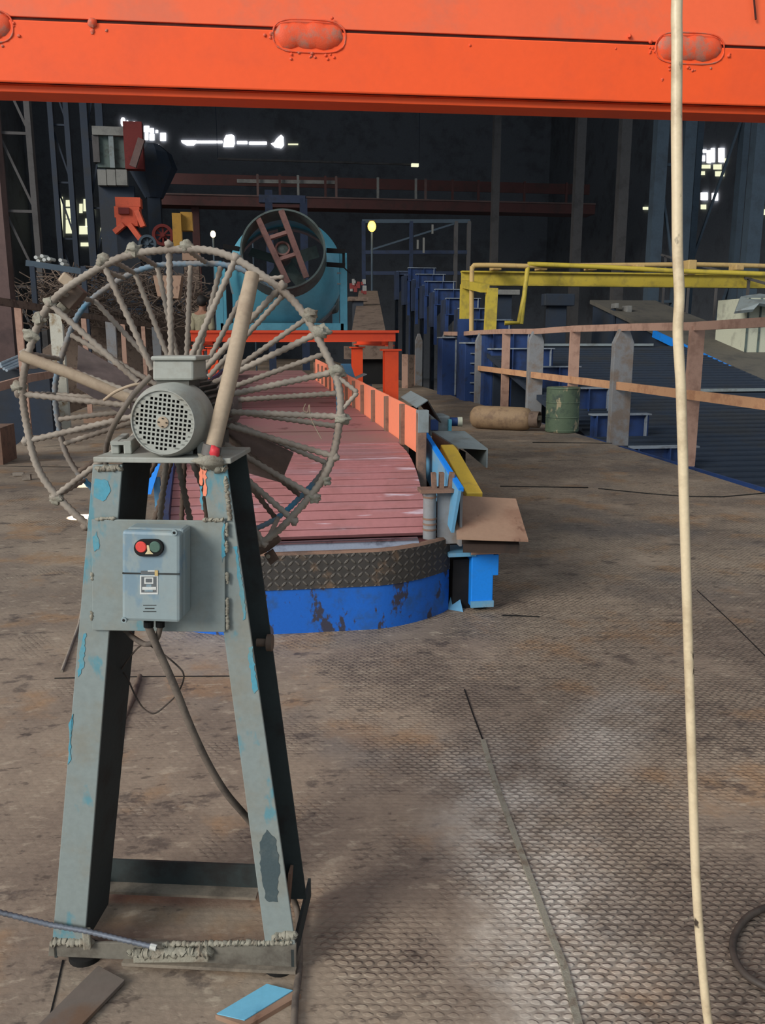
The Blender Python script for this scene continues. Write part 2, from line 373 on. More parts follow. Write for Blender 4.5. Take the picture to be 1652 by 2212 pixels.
M['roof'] = paint('sooty_sheeting', rgb(70, 74, 80), rgb(60, 62, 66), .5, 1.2, .85)
M['col_brown'] = paint('brown_column', rgb(104, 84, 80), rgb(88, 72, 70), .5, 2, .8)
M['col_grey'] = paint('grey_lattice', rgb(84, 82, 82), rgb(70, 68, 68), .5, 2, .8)
M['col_blue'] = paint('slate_blue_column', rgb(66, 80, 92), rgb(58, 68, 78), .5, 2, .8)
M['walk_red'] = paint('dull_red_walkway', rgb(82, 52, 50), rgb(70, 50, 48), .5, 3, .8)
M['machine_orange'] = paint('far_orange', rgb(214, 96, 68), rgb(176, 80, 60), .4, 3, .7)
M['far_yellow'] = paint('far_yellow', rgb(160, 120, 48), rgb(130, 100, 46), .4, 3, .7)
M['far_pale'] = paint('far_pale', rgb(128, 128, 124), rgb(108, 108, 106), .5, 3, .8)
M['far_red'] = paint('far_red', rgb(112, 44, 42), rgb(90, 40, 38), .4, 3, .8)
M['scrap'] = paint('scrap_wire', rgb(120, 104, 92), rgb(82, 72, 66), .5, 6, .8)
M['silver'] = paint('bright_bar_ends', rgb(170, 184, 194), rgb(120, 130, 140), .5, 10, .4, .05, .1, metal=.3)
M['shed'] = paint('cream_sheeting', rgb(184, 186, 166), rgb(160, 160, 144), .4, 6, .7)
M['shirt'] = paint('olive_shirt', rgb(132, 126, 104), rgb(116, 110, 92), .5, 10, .9)
M['skin'] = paint('skin', rgb(126, 88, 68), rgb(110, 76, 58), .4, 10, .6, .02, .05)
M['hair'] = paint('black_hair', rgb(26, 22, 20), rgb(34, 28, 26), .4, 40, .7)
M['trousers'] = paint('dark_trousers', rgb(58, 56, 60), rgb(48, 46, 50), .4, 10, .9)
M['sky_gap'] = emit('daylight_through_gap', (1, .98, 1, 1), 4.0)
M['sky_yellow'] = emit('daylight_through_foliage', rgb(226, 226, 190), 1.1)
M['lamp'] = emit('lamp_glow', rgb(255, 190, 70), 5.0)
M['lamp_w'] = emit('lamp_glow_white', rgb(255, 214, 160), 6.0)
# ================================================================== FLOOR AND SHELL
eR0 = G(1652, 1065); eR1 = G(1319, 959); 
dR = (eR1-eR0).normalized()
fb = MB()
polyf = [(-2.55, -2), (4.0, -2), (eR0.x, eR0.y), (eR1.x, eR1.y), (4.42, 24), (4.42, 58), (-14, 58), (-14, 26), (-3.35, 25), (-3.3, 13.5), (-2.77, 8.9), (-2.6, 4)]
fb.prism([V((x, y, -.06)) for x, y in polyf], (0, 0, .06))
struct('floor', fb, M['floor'])
g = MB(); g.box((2, 26, -1.55), (36, 72, .1)); struct('floor_lower', g, M['conc'])
def seam(name, pxs, w, h, mat):
    m = MB(); P = [G(x, y) for x, y in pxs]
    for a, b in zip(P[:-1], P[1:]): m.beam(a+Z*h/2, b+Z*h/2, w, h)
    struct(name, m, mat)
seam('trim_1', [(1043, 1600), (1066, 1680), (1100, 1775), (1142, 1890), (1186, 2010), (1218, 2090), (1252, 2225)], .015, .005, M['weld'])
seam('trim_2', [(1003, 1490), (1022, 1545), (1043, 1600)], .004, .003, M['black'])
seam('trim_3', [(1080, 1051), (1270, 1054)], .02, .006, M['black'])
seam('trim_4', [(1292, 1056), (1400, 1067), (1480, 1073), (1560, 1074), (1640, 1067), (1700, 1060)], .016, .006, M['black'])
seam('trim_5', [(1150, 956), (1322, 958)], .03, .006, M['black'])
seam('trim_6', [(118, 1466), (330, 1462), (560, 1461)], .004, .003, M['black'])
seam('trim_7', [(1085, 1330), (1165, 1333)], .008, .004, M['black'])
seam('trim_8', [(136, 2075), (122, 2140), (106, 2205)], .003, .002, M['black'])
seam('trim_9', [(1505, 1275), (1580, 1345), (1660, 1425)], .004, .002, M['black'])
seam('trim_10', [(0, 1007), (190, 1010)], .012, .004, M['black'])
# hall shell (dark shed beyond the beam); near end open to the daylight
CEIL = 18.0
m = MB(); m.box((3, 34, CEIL+.1), (38, 58, .25)); struct('ceiling', m, M['roof'])
# side walls left open high along the front half, an invented opening for sky light, closed further in
m = MB(); m.box((-15, 23, 2.2), (.3, 36, 7.6)); m.box((-15, 51, 8.2), (.3, 20, 19.6)); struct('wall_left', m, M['conc'])
m = MB(); m.box((21, 16, 2.2), (.3, 22, 7.6)); m.box((21, 44, 8.2), (.3, 34, 19.6)); struct('wall_right', m, M['conc'])
m = MB(); m.box((3, 61, 8.2), (38, .3, 19.6)); struct('wall_back', m, M['conc'])
m = MB(); m.box((6.2, -2.5, 3.2), (.3, 13, 9.6)); struct('sky_block_wall', m, M['conc'])  # added unseen wall, blocks sky light from the right
# ================================================================== PEDESTAL FAN
b0 = G(107, 2066, 0.02); b1 = G(640, 2092, 0.02)
O = (b0+b1)/2; O.z = 0
ux = (b1-b0); ux.z = 0; ux.normalize(); uy = V((-ux.y, ux.x, 0))      # uy points away from the camera
if uy.dot(F0) < 0: uy = -uy
def S(px, py, dy=0.0):           # point of the plane dy behind the stand's front
    d = ray(px, py); t = ((O+uy*dy)-EYE).dot(uy)/d.dot(uy); return EYE+d*t
fan = thing('pedestal_fan', 'large industrial fan with rebar wheel guard on a tall tapered dusty teal steel stand', 'fan', (O.x, O.y, 0))
# legs: channels, webs on the inner side
def leg(fl_tl, fl_tr, fl_br, fl_bl, inner, dt, db):
    m = MB(); t = .006
    a = [S(*fl_bl), S(*fl_br), S(*fl_tr), S(*fl_tl)]
    m.hexa([p for p in a], [p+uy*t for p in a])
    lo, hi = (a[1], a[2]) if inner == 'r' else (a[0], a[3])
    sx = ux*(-t) if inner == 'r' else ux*t
    w = [lo, lo+sx, hi+sx, hi]
    web = MB()
    web.hexa([lo+uy*t, lo+sx+uy*t, lo+sx+uy*db, lo+uy*db], [hi+uy*t, hi+sx+uy*t, hi+sx+uy*dt, hi+uy*dt])
    rear = MB(); r = [p+uy*(db if i < 2 else dt) for i, p in enumerate(a)]
    rear.hexa(r, [p+uy*t for p in r])
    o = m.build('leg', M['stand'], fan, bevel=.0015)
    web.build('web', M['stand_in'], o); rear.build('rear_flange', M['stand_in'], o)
leg((200, 1004), (264, 1004), (182, 2042), (112, 2042), 'r', .15, .12)
leg((434, 1004), (489, 1004), (638, 2042), (573, 2042), 'l', .15, .14)
# top plate
m = MB(); tl = S(203, 1000); tr = S(500, 1000); th = .010
zt = (tl.z+tr.z)/2; tl.z = tr.z = zt
m.hexa([tl-uy*.004, tr-uy*.004, tr+uy*.155, tl+uy*.155], [p+Z*th for p in (tl-uy*.004, tr-uy*.004, tr+uy*.155, tl+uy*.155)])
m.build('top_plate', M['motor'], fan, bevel=.002)
ztop = zt+th
def blob_row(pa, pb, n, r, parent, dy=0.0, mat='weld', nm='weld_bead'):
    L = math.hypot(pb[0]-pa[0], pb[1]-pa[1]); k = max(6, int(L/2.2)); pts = []
    for i in range(k+1):
        t = i/k; pts.append(S(pa[0]+(pb[0]-pa[0])*t, pa[1]+(pb[1]-pa[1])*t, dy)+Z*random.uniform(-.35, .35)*r+ux*random.uniform(-.3, .3)*r)
    rr = [r*random.uniform(.55, 1.15)*(.5 if i in (0, k) else 1) for i in range(k+1)]
    mm = MB(); mm.tube(pts, r, 8, rf=lambda i: rr[i])
    return mm.build(nm, M[mat], parent, smooth=60)
blob_row((208, 1012), (262, 1010), 11, .006, fan)
blob_row((436, 1008), (492, 1012), 12, .009, fan)
blob_row((487, 1030), (497, 1125), 18, .0048, fan)
# mounting panel and its tack welds
m = MB(); q = [S(199, 1362, -.007), S(486, 1366, -.007), S(486, 1125, -.007), S(197, 1122, -.007)]
m.hexa(q, [p+uy*.005 for p in q]); m.build('mounting_panel', M['stand'], fan, bevel=.0015)
for a, b, n in (((490, 1130), (490, 1160), 5), ((490, 1170), (490, 1195), 3), ((491, 1235), (491, 1262), 4), ((491, 1290), (491, 1360), 6), ((200, 1235), (200, 1255), 3), ((199, 1320), (198, 1340), 3)):
    blob_row(a, b, n, .0035, fan, -.006)
blob_row((205, 1121), (250, 1120), 8, .0035, fan, -.006); blob_row((438, 1122), (484, 1124), 9, .0045, fan, -.006)

# worn paint patches on the stand
def patch(pxs, dy, mat, parent=fan, label=None):
    n = len(pxs); pts = []
    for i in range(n):
        x0, y0 = pxs[i]; x1, y1 = pxs[(i+1) % n]; m_ = max(2, int(math.hypot(x1-x0, y1-y0)/7))
        for k in range(m_):
            t = k/m_; pts.append(S(x0+(x1-x0)*t+random.uniform(-2.2, 2.2), y0+(y1-y0)*t+random.uniform(-2.2, 2.2), dy))
    m = MB(); m.prism(pts, uy*.0006); m.build('paint_patch', M[mat], parent, label=label)
patch([(203, 1034), (232, 1038), (240, 1062), (222, 1084), (203, 1076)], -.0009, 'teal_patch', label='bright teal worn paint')
patch([(201, 1160), (210, 1150), (214, 1185), (203, 1192)], -.0079, 'teal_patch')
patch([(178, 1372), (186, 1366), (180, 1440), (169, 1462), (170, 1420)], -.0009, 'teal_patch')
patch([(536, 1400), (545, 1398), (556, 1490), (548, 1500), (538, 1440)], -.0009, 'teal_patch')
patch([(478, 1140), (484, 1128), (486, 1200), (480, 1215)], -.0079, 'teal_patch')
patch([(505, 1180), (512, 1178), (532, 1330), (526, 1340)], -.0009, 'teal_patch')
patch([(150, 1560), (157, 1540), (152, 1640), (147, 1650)], -.0009, 'teal_patch')
patch([(560, 1820), (578, 1793), (596, 1815), (604, 1870), (598, 1950), (575, 1945), (562, 1880)], -.0009, 'teal_stain', label='dark damp stain on the paint')
patch([(431, 1008), (437, 1006), (438, 1048), (432, 1046)], -.0011, 'panel', label='orange paint streak'); patch([(439, 1008), (445, 1008), (446, 1074), (440, 1072)], -.0011, 'panel', label='orange paint streak')
patch([(431, 1052), (436, 1052), (440, 1100), (435, 1100)], -.0011, 'teal_patch')
# base frame
m = MB(); q = [S(104, 2066), S(640, 2066+24), S(640, 2038), S(106, 2036)]
m.hexa(q, [p+uy*.006 for p in q]); fr = m.build('base_angle', M['base_iron'], fan, bevel=.0015)
m = MB(); a = S(268, 2086); b = S(640, 2093); a.z = b.z = .016
m.hexa([a-uy*.012, b-uy*.012, b+uy*.06, a+uy*.06], [p+Z*.007 for p in (a-uy*.012, b-uy*.012, b+uy*.06, a+uy*.06)])
m.build('foot_flange', M['base_flange'], fan)
# welded scrap plate on the base
m = MB(); q = [S(287, 2082, -.014), S(450, 2080, -.014), S(450, 2060, -.014), S(287, 2064, -.014)]
m.hexa(q, [p+uy*.02 for p in q]); m.build('patch_plate', M['weld'], fan, bevel=.003)
blob_row((282, 2060), (458, 2054), 20, .011, fan, -.006)
blob_row((350, 2040), (630, 2036), 26, .006, fan, .0)
blob_row((110, 2034), (200, 2036), 12, .009, fan, .0)
blob_row((590, 2022), (640, 2018), 8, .009, fan, .0)
m = MB(); m.box(S(188, 2028, -.008), (.016, .012, .045)); m.build('lug', M['weld'], fan, bevel=.003)
# rear cross bar (angle) and side bars
zr = .03
ra = G(184, 1940, zr); rb = G(556, 1934, zr)
dyr = ((ra+rb)/2-O).dot(uy)
ra = O+uy*dyr+ux*((ra-O).dot(ux)); rb = O+uy*dyr+ux*((rb-O).dot(ux)); ra.z = rb.z = zr
hgt = .062
m = MB()
m.hexa([ra+uy*.035, rb+uy*.035, rb+uy*.041, ra+uy*.041], [p+Z*hgt for p in (ra+uy*.035, rb+uy*.035, rb+uy*.041, ra+uy*.041)])
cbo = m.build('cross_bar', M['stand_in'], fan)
m = MB(); m.hexa([ra, rb, rb+uy*.036, ra+uy*.036], [p+Z*.006 for p in (ra, rb, rb+uy*.036, ra+uy*.036)]); m.build('cross_bar_ledge', M['base_flange'], cbo)
for sx, pa in ((1, S(636, 2064)), (-1, S(116, 2060))):
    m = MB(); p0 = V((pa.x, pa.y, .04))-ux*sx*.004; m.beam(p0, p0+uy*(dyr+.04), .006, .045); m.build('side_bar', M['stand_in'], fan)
for px in (172, 598):
    m = MB(); c = S(px, 2076); M4 = Matrix.Translation(V((c.x, c.y, 0))+uy*.03); m.lathe([(.034, .0), (.034, .012), (.02, .018)], M4, 20); m.build('foot_disc', M['black'], fan, smooth=40)
m = MB(); c = S(565, 1388, .12); M4 = Matrix.Translation(c) @ ux.to_track_quat('Z', 'Y').to_matrix().to_4x4(); m.lathe([(.008, -.01), (.008, .01), (.017, .011), (.017, .022), (.008, .023)], M4, 12); m.build('bolt', M['rebar_dark'], fan, smooth=35)
m = MB(); m.beam(S(622, 1960, .12), S(628, 1878, .12), .006, .03, uy); m.build('bracket', M['rustpost'], fan)
# ---------------- motor
ax = uy.copy(); ax.z = -.02; ax.normalize()
mc = S(351, 912.5, -.012)                   # centre of the front of the cowl
MQ = Matrix.Translation(mc) @ Matrix([[ux.x, 0, uy.x, 0], [ux.y, 0, uy.y, 0], [0, 1, 0, 0], [0, 0, 0, 1]])   # local x right, y up, z away
ppm = FPX/ (mc-EYE).dot(FW)
RG = 68/ppm; RO = 82/ppm
motor = MB()
motor.lathe([(RO*.80, .10), (RO*.84, .105), (RO*.84, .25), (RO*.5, .285)], MQ, 40)
mo = motor.build('motor', M['motor_dark'], fan, smooth=35)
cw = MB(); cw.lathe([(RG*.97, .010), (RG, .0), (RG*1.03, .0), (RO*.93, .012), (RO, .030), (RO*1.0, .098), (RO*.97, .10), (RO*.95, .04), (RG*.97, .010)], MQ, 56, cap=False)
cw.build('fan_cowl', M['motor'], mo, smooth=35)
fin = MB()
for k in range(32):
    a = 2*math.pi*k/32; d = V((math.cos(a), math.sin(a), 0))
    p0 = MQ @ (d*RO*.91+V((0, 0, .11))); p1 = MQ @ (d*RO*.91+V((0, 0, .245)))
    fin.beam(p0, p1, .0035, RO*.2, (MQ.to_3x3() @ d))
fin.build('cooling_fins', M['motor_dark'], mo)
bk = MB(); bk.lathe([(RG*.98, .012), (RG*.98, .016)], MQ, 40); bk.build('grille_backing', M['black'], mo)
gr = MB(); pit = 9.65/ppm; bw = 3.7/ppm; rot = Matrix.Rotation(math.radians(-7.5), 4, 'Z'); R1 = 58/ppm
for k in range(-6, 7):
    o_ = (k)*pit
    # bars between rows of holes (offsets at half pitch)
    if k > -7:
        oo = o_+pit/2 if k < 6 else None
        if oo is not None:
            L = math.sqrt(max(0, (RG*.99)**2-oo**2))
            for hv in (0, 1):
                a_, b_ = (V((-L, oo, .004)), V((L, oo, .004))) if hv == 0 else (V((oo, -L, .0042)), V((oo, L, .0042)))
                gr.beam(MQ @ rot @ a_, MQ @ rot @ b_, bw, .002, uy)
# solid sheet outside the stepped hole pattern, as short fillers in every unpunched cell
half = {-6: 1, -5: 3, -4: 4, -3: 5, -2: 5, -1: 6, 0: 6, 1: 6, 2: 5, 3: 5, 4: 4, 5: 3, 6: 1}
for j in range(-7, 8):
    for i in range(-7, 8):
        inside = j in half and abs(i) <= half[j]
        if inside and not (abs(i) <= 1 and abs(j) <= 1): continue
        cx, cy = i*pit, j*pit
        if math.hypot(cx, cy) > RG*1.0: continue
        c = MQ @ rot @ V((cx, cy, .0041)); gr.box(c, (pit*1.02, .002, pit*1.02), (MQ @ rot).to_3x3() @ Matrix.Rotation(math.radians(-90), 3, 'X'))
gr.lathe([(RG*.90, .003), (RG*1.0, .003), (RG*1.0, .006), (RG*.90, .006), (RG*.90, .003)], MQ, 48, cap=False)
gr.build('fan_grille', M['motor'], mo)
hb = MB(); hb.lathe([(.003, .0), (.010, .001), (.010, .004)], MQ, 16); hb.build('grille_boss', M['pipe'], mo, smooth=40)
for k in range(4):
    a = math.radians(45+90*k+40); c = MQ @ V((.007*math.cos(a), .007*math.sin(a), -.0006))
    h_ = MB(); h_.box(c, (.003, .0012, .002)); h_.build('boss_slot', M['black'], mo)
# terminal box
def MP(px, py, dy): return S(px, py, dy)
tb = MB(); q = [MP(329, 822, .055), MP(418, 822, .055), MP(418, 779, .055), MP(329, 779, .055)]
tb.hexa(q, [p+uy*.085 for p in q]); tbo = tb.build('terminal_box', M['motor'], mo, bevel=.004)
lid = MB(); q = [MP(325, 779, .050), MP(424, 779, .050), MP(424, 769, .050), MP(325, 769, .050)]
lid.hexa(q, [p+uy*.097 for p in q]); lid.build('terminal_box_lid', M['motor'], mo, bevel=.003)
nk = MB(); q = [MP(338, 850, .062), MP(408, 850, .062), MP(408, 822, .062), MP(338, 822, .062)]
nk.hexa(q, [p+uy*.07 for p in q]); nk.build('terminal_box_neck', M['motor_dark'], mo)
for px in (262, 288, 415, 440):
    f_ = MB(); p = S(px, 980, .10); f_.box((p.x, p.y, ztop+.012), (.014, .13, .024), None); f_.build('motor_foot', M['motor'], mo, bevel=.002)
pl = MB(); a = S(262, 985, .1); b = S(288, 985, .1); pl.box(((a.x+b.x)/2, a.y-.05, ztop+.020), (.036, .04, .006)); pl.build('foot_pad', M['motor'], mo)
cr = MB(); cr.beam(V((mc.x, mc.y, ztop+.02))+uy*.17-ux*.05, V((mc.x, mc.y, ztop+.02))+uy*.17+ux*.05, .18, .045, Z); cr.build('motor_cradle', M['motor_dark'], mo)
sh = MB(); sh.lathe([(.016, .28), (.016, .36)], MQ, 16); sh.build('shaft', M['motor_dark'], mo)
# ---------------- hub and blades
HB = .345
hub = MB(); hub.lathe([(.05, HB-.03), (.055, HB-.02), (.055, HB+.02), (.04, HB+.03)], MQ, 24); hub.build('hub', M['blade'], fan, smooth=40)
def blade(pp, tilt):
    m = MB(); q = [S(x, y, HB+dz) for x, y, dz in pp]
    nrm = uy*.005
    m.hexa(q, [p+nrm for p in q]); return m.build('blade', M['blade'], fan, bevel=.003)
blade([(468, 1003, .05), (607, 1043, .06), (634, 978, -.04), (430, 880, -.04)], 0)
blade([(278, 905, -.06), (165, 838, -.07), (168, 745, .07), (335, 842, .05)], 0)
# ---------------- guard
DYF = .20; DYR = .315
gc = S(386, 884, DYF); gp = FPX/((gc-EYE).dot(FW))
RXF = 348/gp; RZF = 333/gp
def ringpt(ang, dy, s=1.0, wob=0.0):
    c = gc+uy*(dy-DYF)
    return c+ux*(math.cos(ang)*RXF*s)+Z*(math.sin(ang)*RZF*s)
def ring(dy, s, r, name, mat, step=.006):
    n = int(2*math.pi*RXF/step)//2*2
    pts = [ringpt(2*math.pi*i/n, dy, s*(1+.010*math.sin(5*2*math.pi*i/n+dy*9)+.006*math.sin(11*2*math.pi*i/n))) for i in range(n)]
    m = MB(); m.tube(pts, r, 8, closed=True, rf=lambda i: r*(1.14 if i % 2 else .88)); return m.build(name, M[mat], fan, smooth=80)
ring(DYF, 1.0, .0072, 'guard_ring', 'rebar'); ring(DYR, .955, .0060, 'guard_ring', 'rebar_blue')
def ang_of(px, py, dy):
    p = S(px, py, dy)-(gc+uy*(dy-DYF)); return math.atan2(p.dot(Z)/RZF, p.dot(ux)/RXF)
front = [(366, 552), (228, 578), (122, 668), (55, 765), (36, 850), (48, 955), (100, 1085), (168, 1158), (497, 590), (590, 640), (683, 722), (716, 805), (733, 900), (716, 984), (683, 1075), (632, 1122), (574, 1180), (250, 1200), (335, 1215), (430, 1218), (505, 1205)]
fb_ = MB()
for px, py in front:
    a = ang_of(px, py, DYF); a2 = a+random.uniform(-.05, .05)
    p0 = ringpt(a, DYF, 1.02); c = gc-ux*.02
    p1 = c+ux*(math.cos(a2)*.085)+Z*(math.sin(a2)*.085)+uy*.02
    m = MB(); m.rebar(p0, p1, .0062, 7, .007); m.ball(p0, .009, (1, 1, 1), .5, 10, 8); m.build('guard_spoke', M['rebar'], fan, smooth=80)
rear = [(292, 590), (340, 575), (412, 572), (475, 585), (545, 600), (610, 640), (660, 690), (712, 760), (722, 850), (722, 920), (705, 1000), (660, 1080), (610, 1140), (195, 640), (130, 710), (75, 850), (70, 912), (82, 975), (115, 1050), (165, 1115), (235, 1175), (310, 1200), (385, 1212), (460, 1205), (540, 1185)]
for px, py in rear:
    a = ang_of(px, py, DYR); a2 = a+random.uniform(-.04, .04); p0 = ringpt(a, DYR, .955); c = gc+uy*(DYR-DYF)
    p1 = c+ux*(math.cos(a2)*.075-.02)+Z*(math.sin(a2)*.075)+uy*.02
    m = MB(); m.rebar(p0, p1, .0056, 7, .007); m.build('guard_spoke', M['rebar_dark' if py > 1030 else 'rebar'], fan, smooth=80)
# ties between the two rings
for px, py in ((292, 553), (255, 590), (402, 550), (215, 590), (653, 692), (690, 735), (716, 806), (727, 930), (700, 1040), (660, 1100), (590, 1170), (50, 760), (40, 850), (50, 955), (100, 1088), (140, 640), (520, 600), (580, 640)):
    a = ang_of(px, py, DYF); m = MB(); m.rebar(ringpt(a, DYF, 1.0), ringpt(a+random.uniform(-.03, .03), DYR, .955), .005, 6, .01); m.build('ring_tie', M['rebar'], fan, smooth=80)
for px, py in ((402, 546), (292, 550), (228, 572), (62, 722), (88, 690), (33, 835), (118, 660), (683, 722), (716, 803), (731, 905), (683, 1078), (104, 1092), (653, 692), (709, 1042)):
    a = ang_of(px, py, DYF); m = MB(); p = ringpt(a, DYF, 1.02); m.ball(p, random.uniform(.009, .013), (1.3, 1, 1), .7, 14, 10); m.build('weld_lump', M['weld'], fan, smooth=60)
# hinge plates at the upper left of the guard and bits at the right
m = MB(); p = S(146, 606, DYF+.02); m.box(p, (.026, .03, .022), Matrix.Rotation(.7, 3, 'Y')); m.build('hinge_block', M['pipe'], fan, bevel=.004)
m = MB(); p = S(158, 640, DYF+.04); m.box(p, (.030, .05, .045), Matrix.Rotation(.75, 3, 'Y')); m.build('hinge_plate', M['rebar_dark'], fan, bevel=.002)
m = MB(); p = S(135, 668, DYF+.05); m.box(p, (.018, .05, .022), Matrix.Rotation(.8, 3, 'Y')); m.build('hinge_plate', M['weld'], fan, bevel=.002)
m = MB(); q = [S(570, 1198, DYR), S(584, 1221, DYR), S(601, 1208, DYR), S(588, 1186, DYR)]; m.hexa(q, [p+uy*.006 for p in q]); tab = m.build('lug_plate', M['rebar_dark'], fan)
m = MB(); c = S(579, 1202, DYR-.001); m.lathe([(.0048, 0), (.0048, .004)], Matrix.Translation(c) @ uy.to_track_quat('Z', 'Y').to_matrix().to_4x4(), 16); m.build('lug_bolt', M['weld'], tab)
m = MB(); m.tube([S(530, 1200, DYR), S(575, 1180, DYR), S(600, 1160, DYR)], .012, 10); m.build('splice_pipe', M['rebar_dark'], fan, smooth=50)
m = MB(); m.rebar(S(718, 805, DYF), S(772, 848, DYF), .0045); m.rebar(S(772, 848, DYF), S(736, 888, DYF), .0045); m.build('bent_hook', M['rebar'], fan, smooth=80)
m = MB(); m.rebar(S(540, 606, DYF), S(575, 602, DYF), .004); m.rebar(S(575, 602, DYF), S(613, 598, DYF), .004); m.build('bent_hook', M['rebar'], fan, smooth=80)
m = MB(); m.tube(spline([S(660, 872, DYF), S(655, 885, DYF), S(664, 890, DYF), S(668, 874, DYF), S(672, 905, DYF), S(694, 948, DYF)], 5), .001, 5); m.build('thin_wire', M['pipe'], fan)
# brace pipes
m = MB(); m.tube([S(545, 592, .17), S(535, 640, .155), S(500, 800, .08), S(456, 984, .004)], .0145, 16, rf=lambda i: [.0135, .0145, .0145, .014][i]); bp = m.build('brace_pipe', M['pipe'], fan, smooth=50)
m = MB(); m.tube([S(459, 962, .004), S(454, 985, .002)], .0165, 16); m.build('tape_wrap', M['greytape'], bp, smooth=50)
m = MB(); m.ball(S(464, 978, -.012), .011, (.8, .6, 1.2), .5); m.build('red_tag', M['redtape'], bp, smooth=60)
m = MB(); m.ball(S(456, 996, -.004), .022, (1.3, .7, .55), .6, 10, 8); m.build('weld_bead', M['weld'], fan, smooth=60)
m = MB(); m.tube([S(46, 768, .19), S(150, 806, .20), S(282, 862, .22)], .0112, 14); m.build('brace_pipe', M['pipe'], fan, smooth=50)
# ---------------- starter box
BX = -.012
sb = MB(); q = [S(262, 1342, -.075), S(389, 1346, -.075), S(389, 1150, -.075), S(262, 1146, -.075)]
bw_ = uy*.066
sb.hexa([p+uy*.022 for p in q], [p+uy*.066 for p in q]); box = sb.build('starter_box', M['box'], fan, bevel=.006)
cov = MB(); cov.hexa(q, [p+uy*.020 for p in q]); cov.build('box_cover', M['box'], box, bevel=.006)
gs = MB(); q2 = [S(264, 1240, -.0758), S(388, 1242, -.0758), S(388, 1238.6, -.0758), S(264, 1236.6, -.0758)]; gs.hexa(q2, [p+uy*.002 for p in q2]); gs.build('cover_joint', M['stand_in'], box)
for px, py in ((376, 1149), (267, 1338)):
    s_ = MB(); c = S(px, py+2, -.0775); s_.lathe([(.0022, .0), (.0052, 0), (.0058, .004)], Matrix.Translation(c) @ uy.to_track_quat('Z', 'Y').to_matrix().to_4x4(), 14); so = s_.build('cover_screw', M['box'], box, smooth=40)
    s_ = MB(); s_.lathe([(.0025, -.0004), (.0025, .001)], Matrix.Translation(c) @ uy.to_track_quat('Z', 'Y').to_matrix().to_4x4(), 10); s_.build('screw_recess', M['black'], box)
# button plate: stadium
def stadium(cx, cy, rx, ry, dy, n=10):
    pts = []
    for k in range(n+1):
        a = -math.pi/2+math.pi*k/n; pts.append(S(cx+(rx-ry)+ry*math.cos(a), cy+ry*math.sin(a), dy))
    for k in range(n+1):
        a = math.pi/2+math.pi*k/n; pts.append(S(cx-(rx-ry)+ry*math.cos(a), cy+ry*math.sin(a), dy))
    return pts
bp_ = MB(); bp_.prism(stadium(320.5, 1184, 32, 18.5, -.081), uy*.008); plate = bp_.build('button_plate', M['black'], box, bevel=.0012)
for px, mt, nm in ((304, 'red', 'stop_button'), (334, 'green', 'start_button')):
    b_ = MB(); c = S(px, 1182, -.083); b_.lathe([(.0085, .0), (.0098, .0014), (.0098, .008)], Matrix.Translation(c) @ uy.to_track_quat('Z', 'Y').to_matrix().to_4x4(), 24)
    b_.build(nm, M[mt], box, smooth=40, label='red push button' if mt == 'red' else 'green push button')
t_ = MB(); t_.prism([S(313, 1197, -.0818), S(331, 1197, -.0818), S(324, 1190, -.0818), S(321, 1178, -.0818), S(317, 1178, -.0818), S(318, 1190, -.0818)], uy*.001); t_.build('button_marking', M['cream'], box)
def plate_px(x0, y0, x1, y1, dy, th, mat, name):
    m = MB(); q = [S(x0, y1, dy), S(x1, y1, dy), S(x1, y0, dy), S(x0, y0, dy)]; m.hexa(q, [p+uy*th for p in q]); return m.build(name, M[mat], box)
plate_px(302, 1243, 341, 1284, -.0757, .001, 'label_white', 'rating_label')
plate_px(305, 1245.5, 338, 1280, -.0760, .0006, 'label_grey', 'label_field')
plate_px(311.5, 1247.5, 331, 1261, -.0764, .0006, 'label_white', 'label_frame'); plate_px(314.5, 1250, 328, 1258, -.0768, .0006, 'label_grey', 'label_window')
plate_px(307, 1268, 337, 1274, -.0764, .0006, 'label_white', 'label_line'); plate_px(316, 1262.5, 327, 1268, -.0764, .0006, 'box', 'label_line'); plate_px(312, 1274, 330, 1278, -.0764, .0006, 'box', 'label_line')
plate_px(304, 1233, 334, 1240.5, -.0764, .0006, 'label_grey', 'upper_label'); plate_px(334, 1232, 341, 1244, -.0766, .0006, 'label_tan', 'label_corner'); plate_px(319, 1232, 334, 1235, -.0768, .0006, 'label_white', 'label_line')
for yy in (1307, 1320.5):
    plate_px(309, yy, 337, yy+1.3, -.0757, .0006, 'stand_in', 'embossed_line')
plate_px(313, 1313.5, 333, 1315.5, -.0757, .0006, 'stand_in', 'embossed_line')
gl = MB(); gl.tube([S(321, 1342, -.035), S(321, 1354, -.035)], .009, 12); gl.build('cable_gland', M['black'], box)
gl = MB(); gl.tube([S(346, 1342, -.03), S(346, 1354, -.03)], .008, 12); gl.build('cable_gland', M['black'], box)
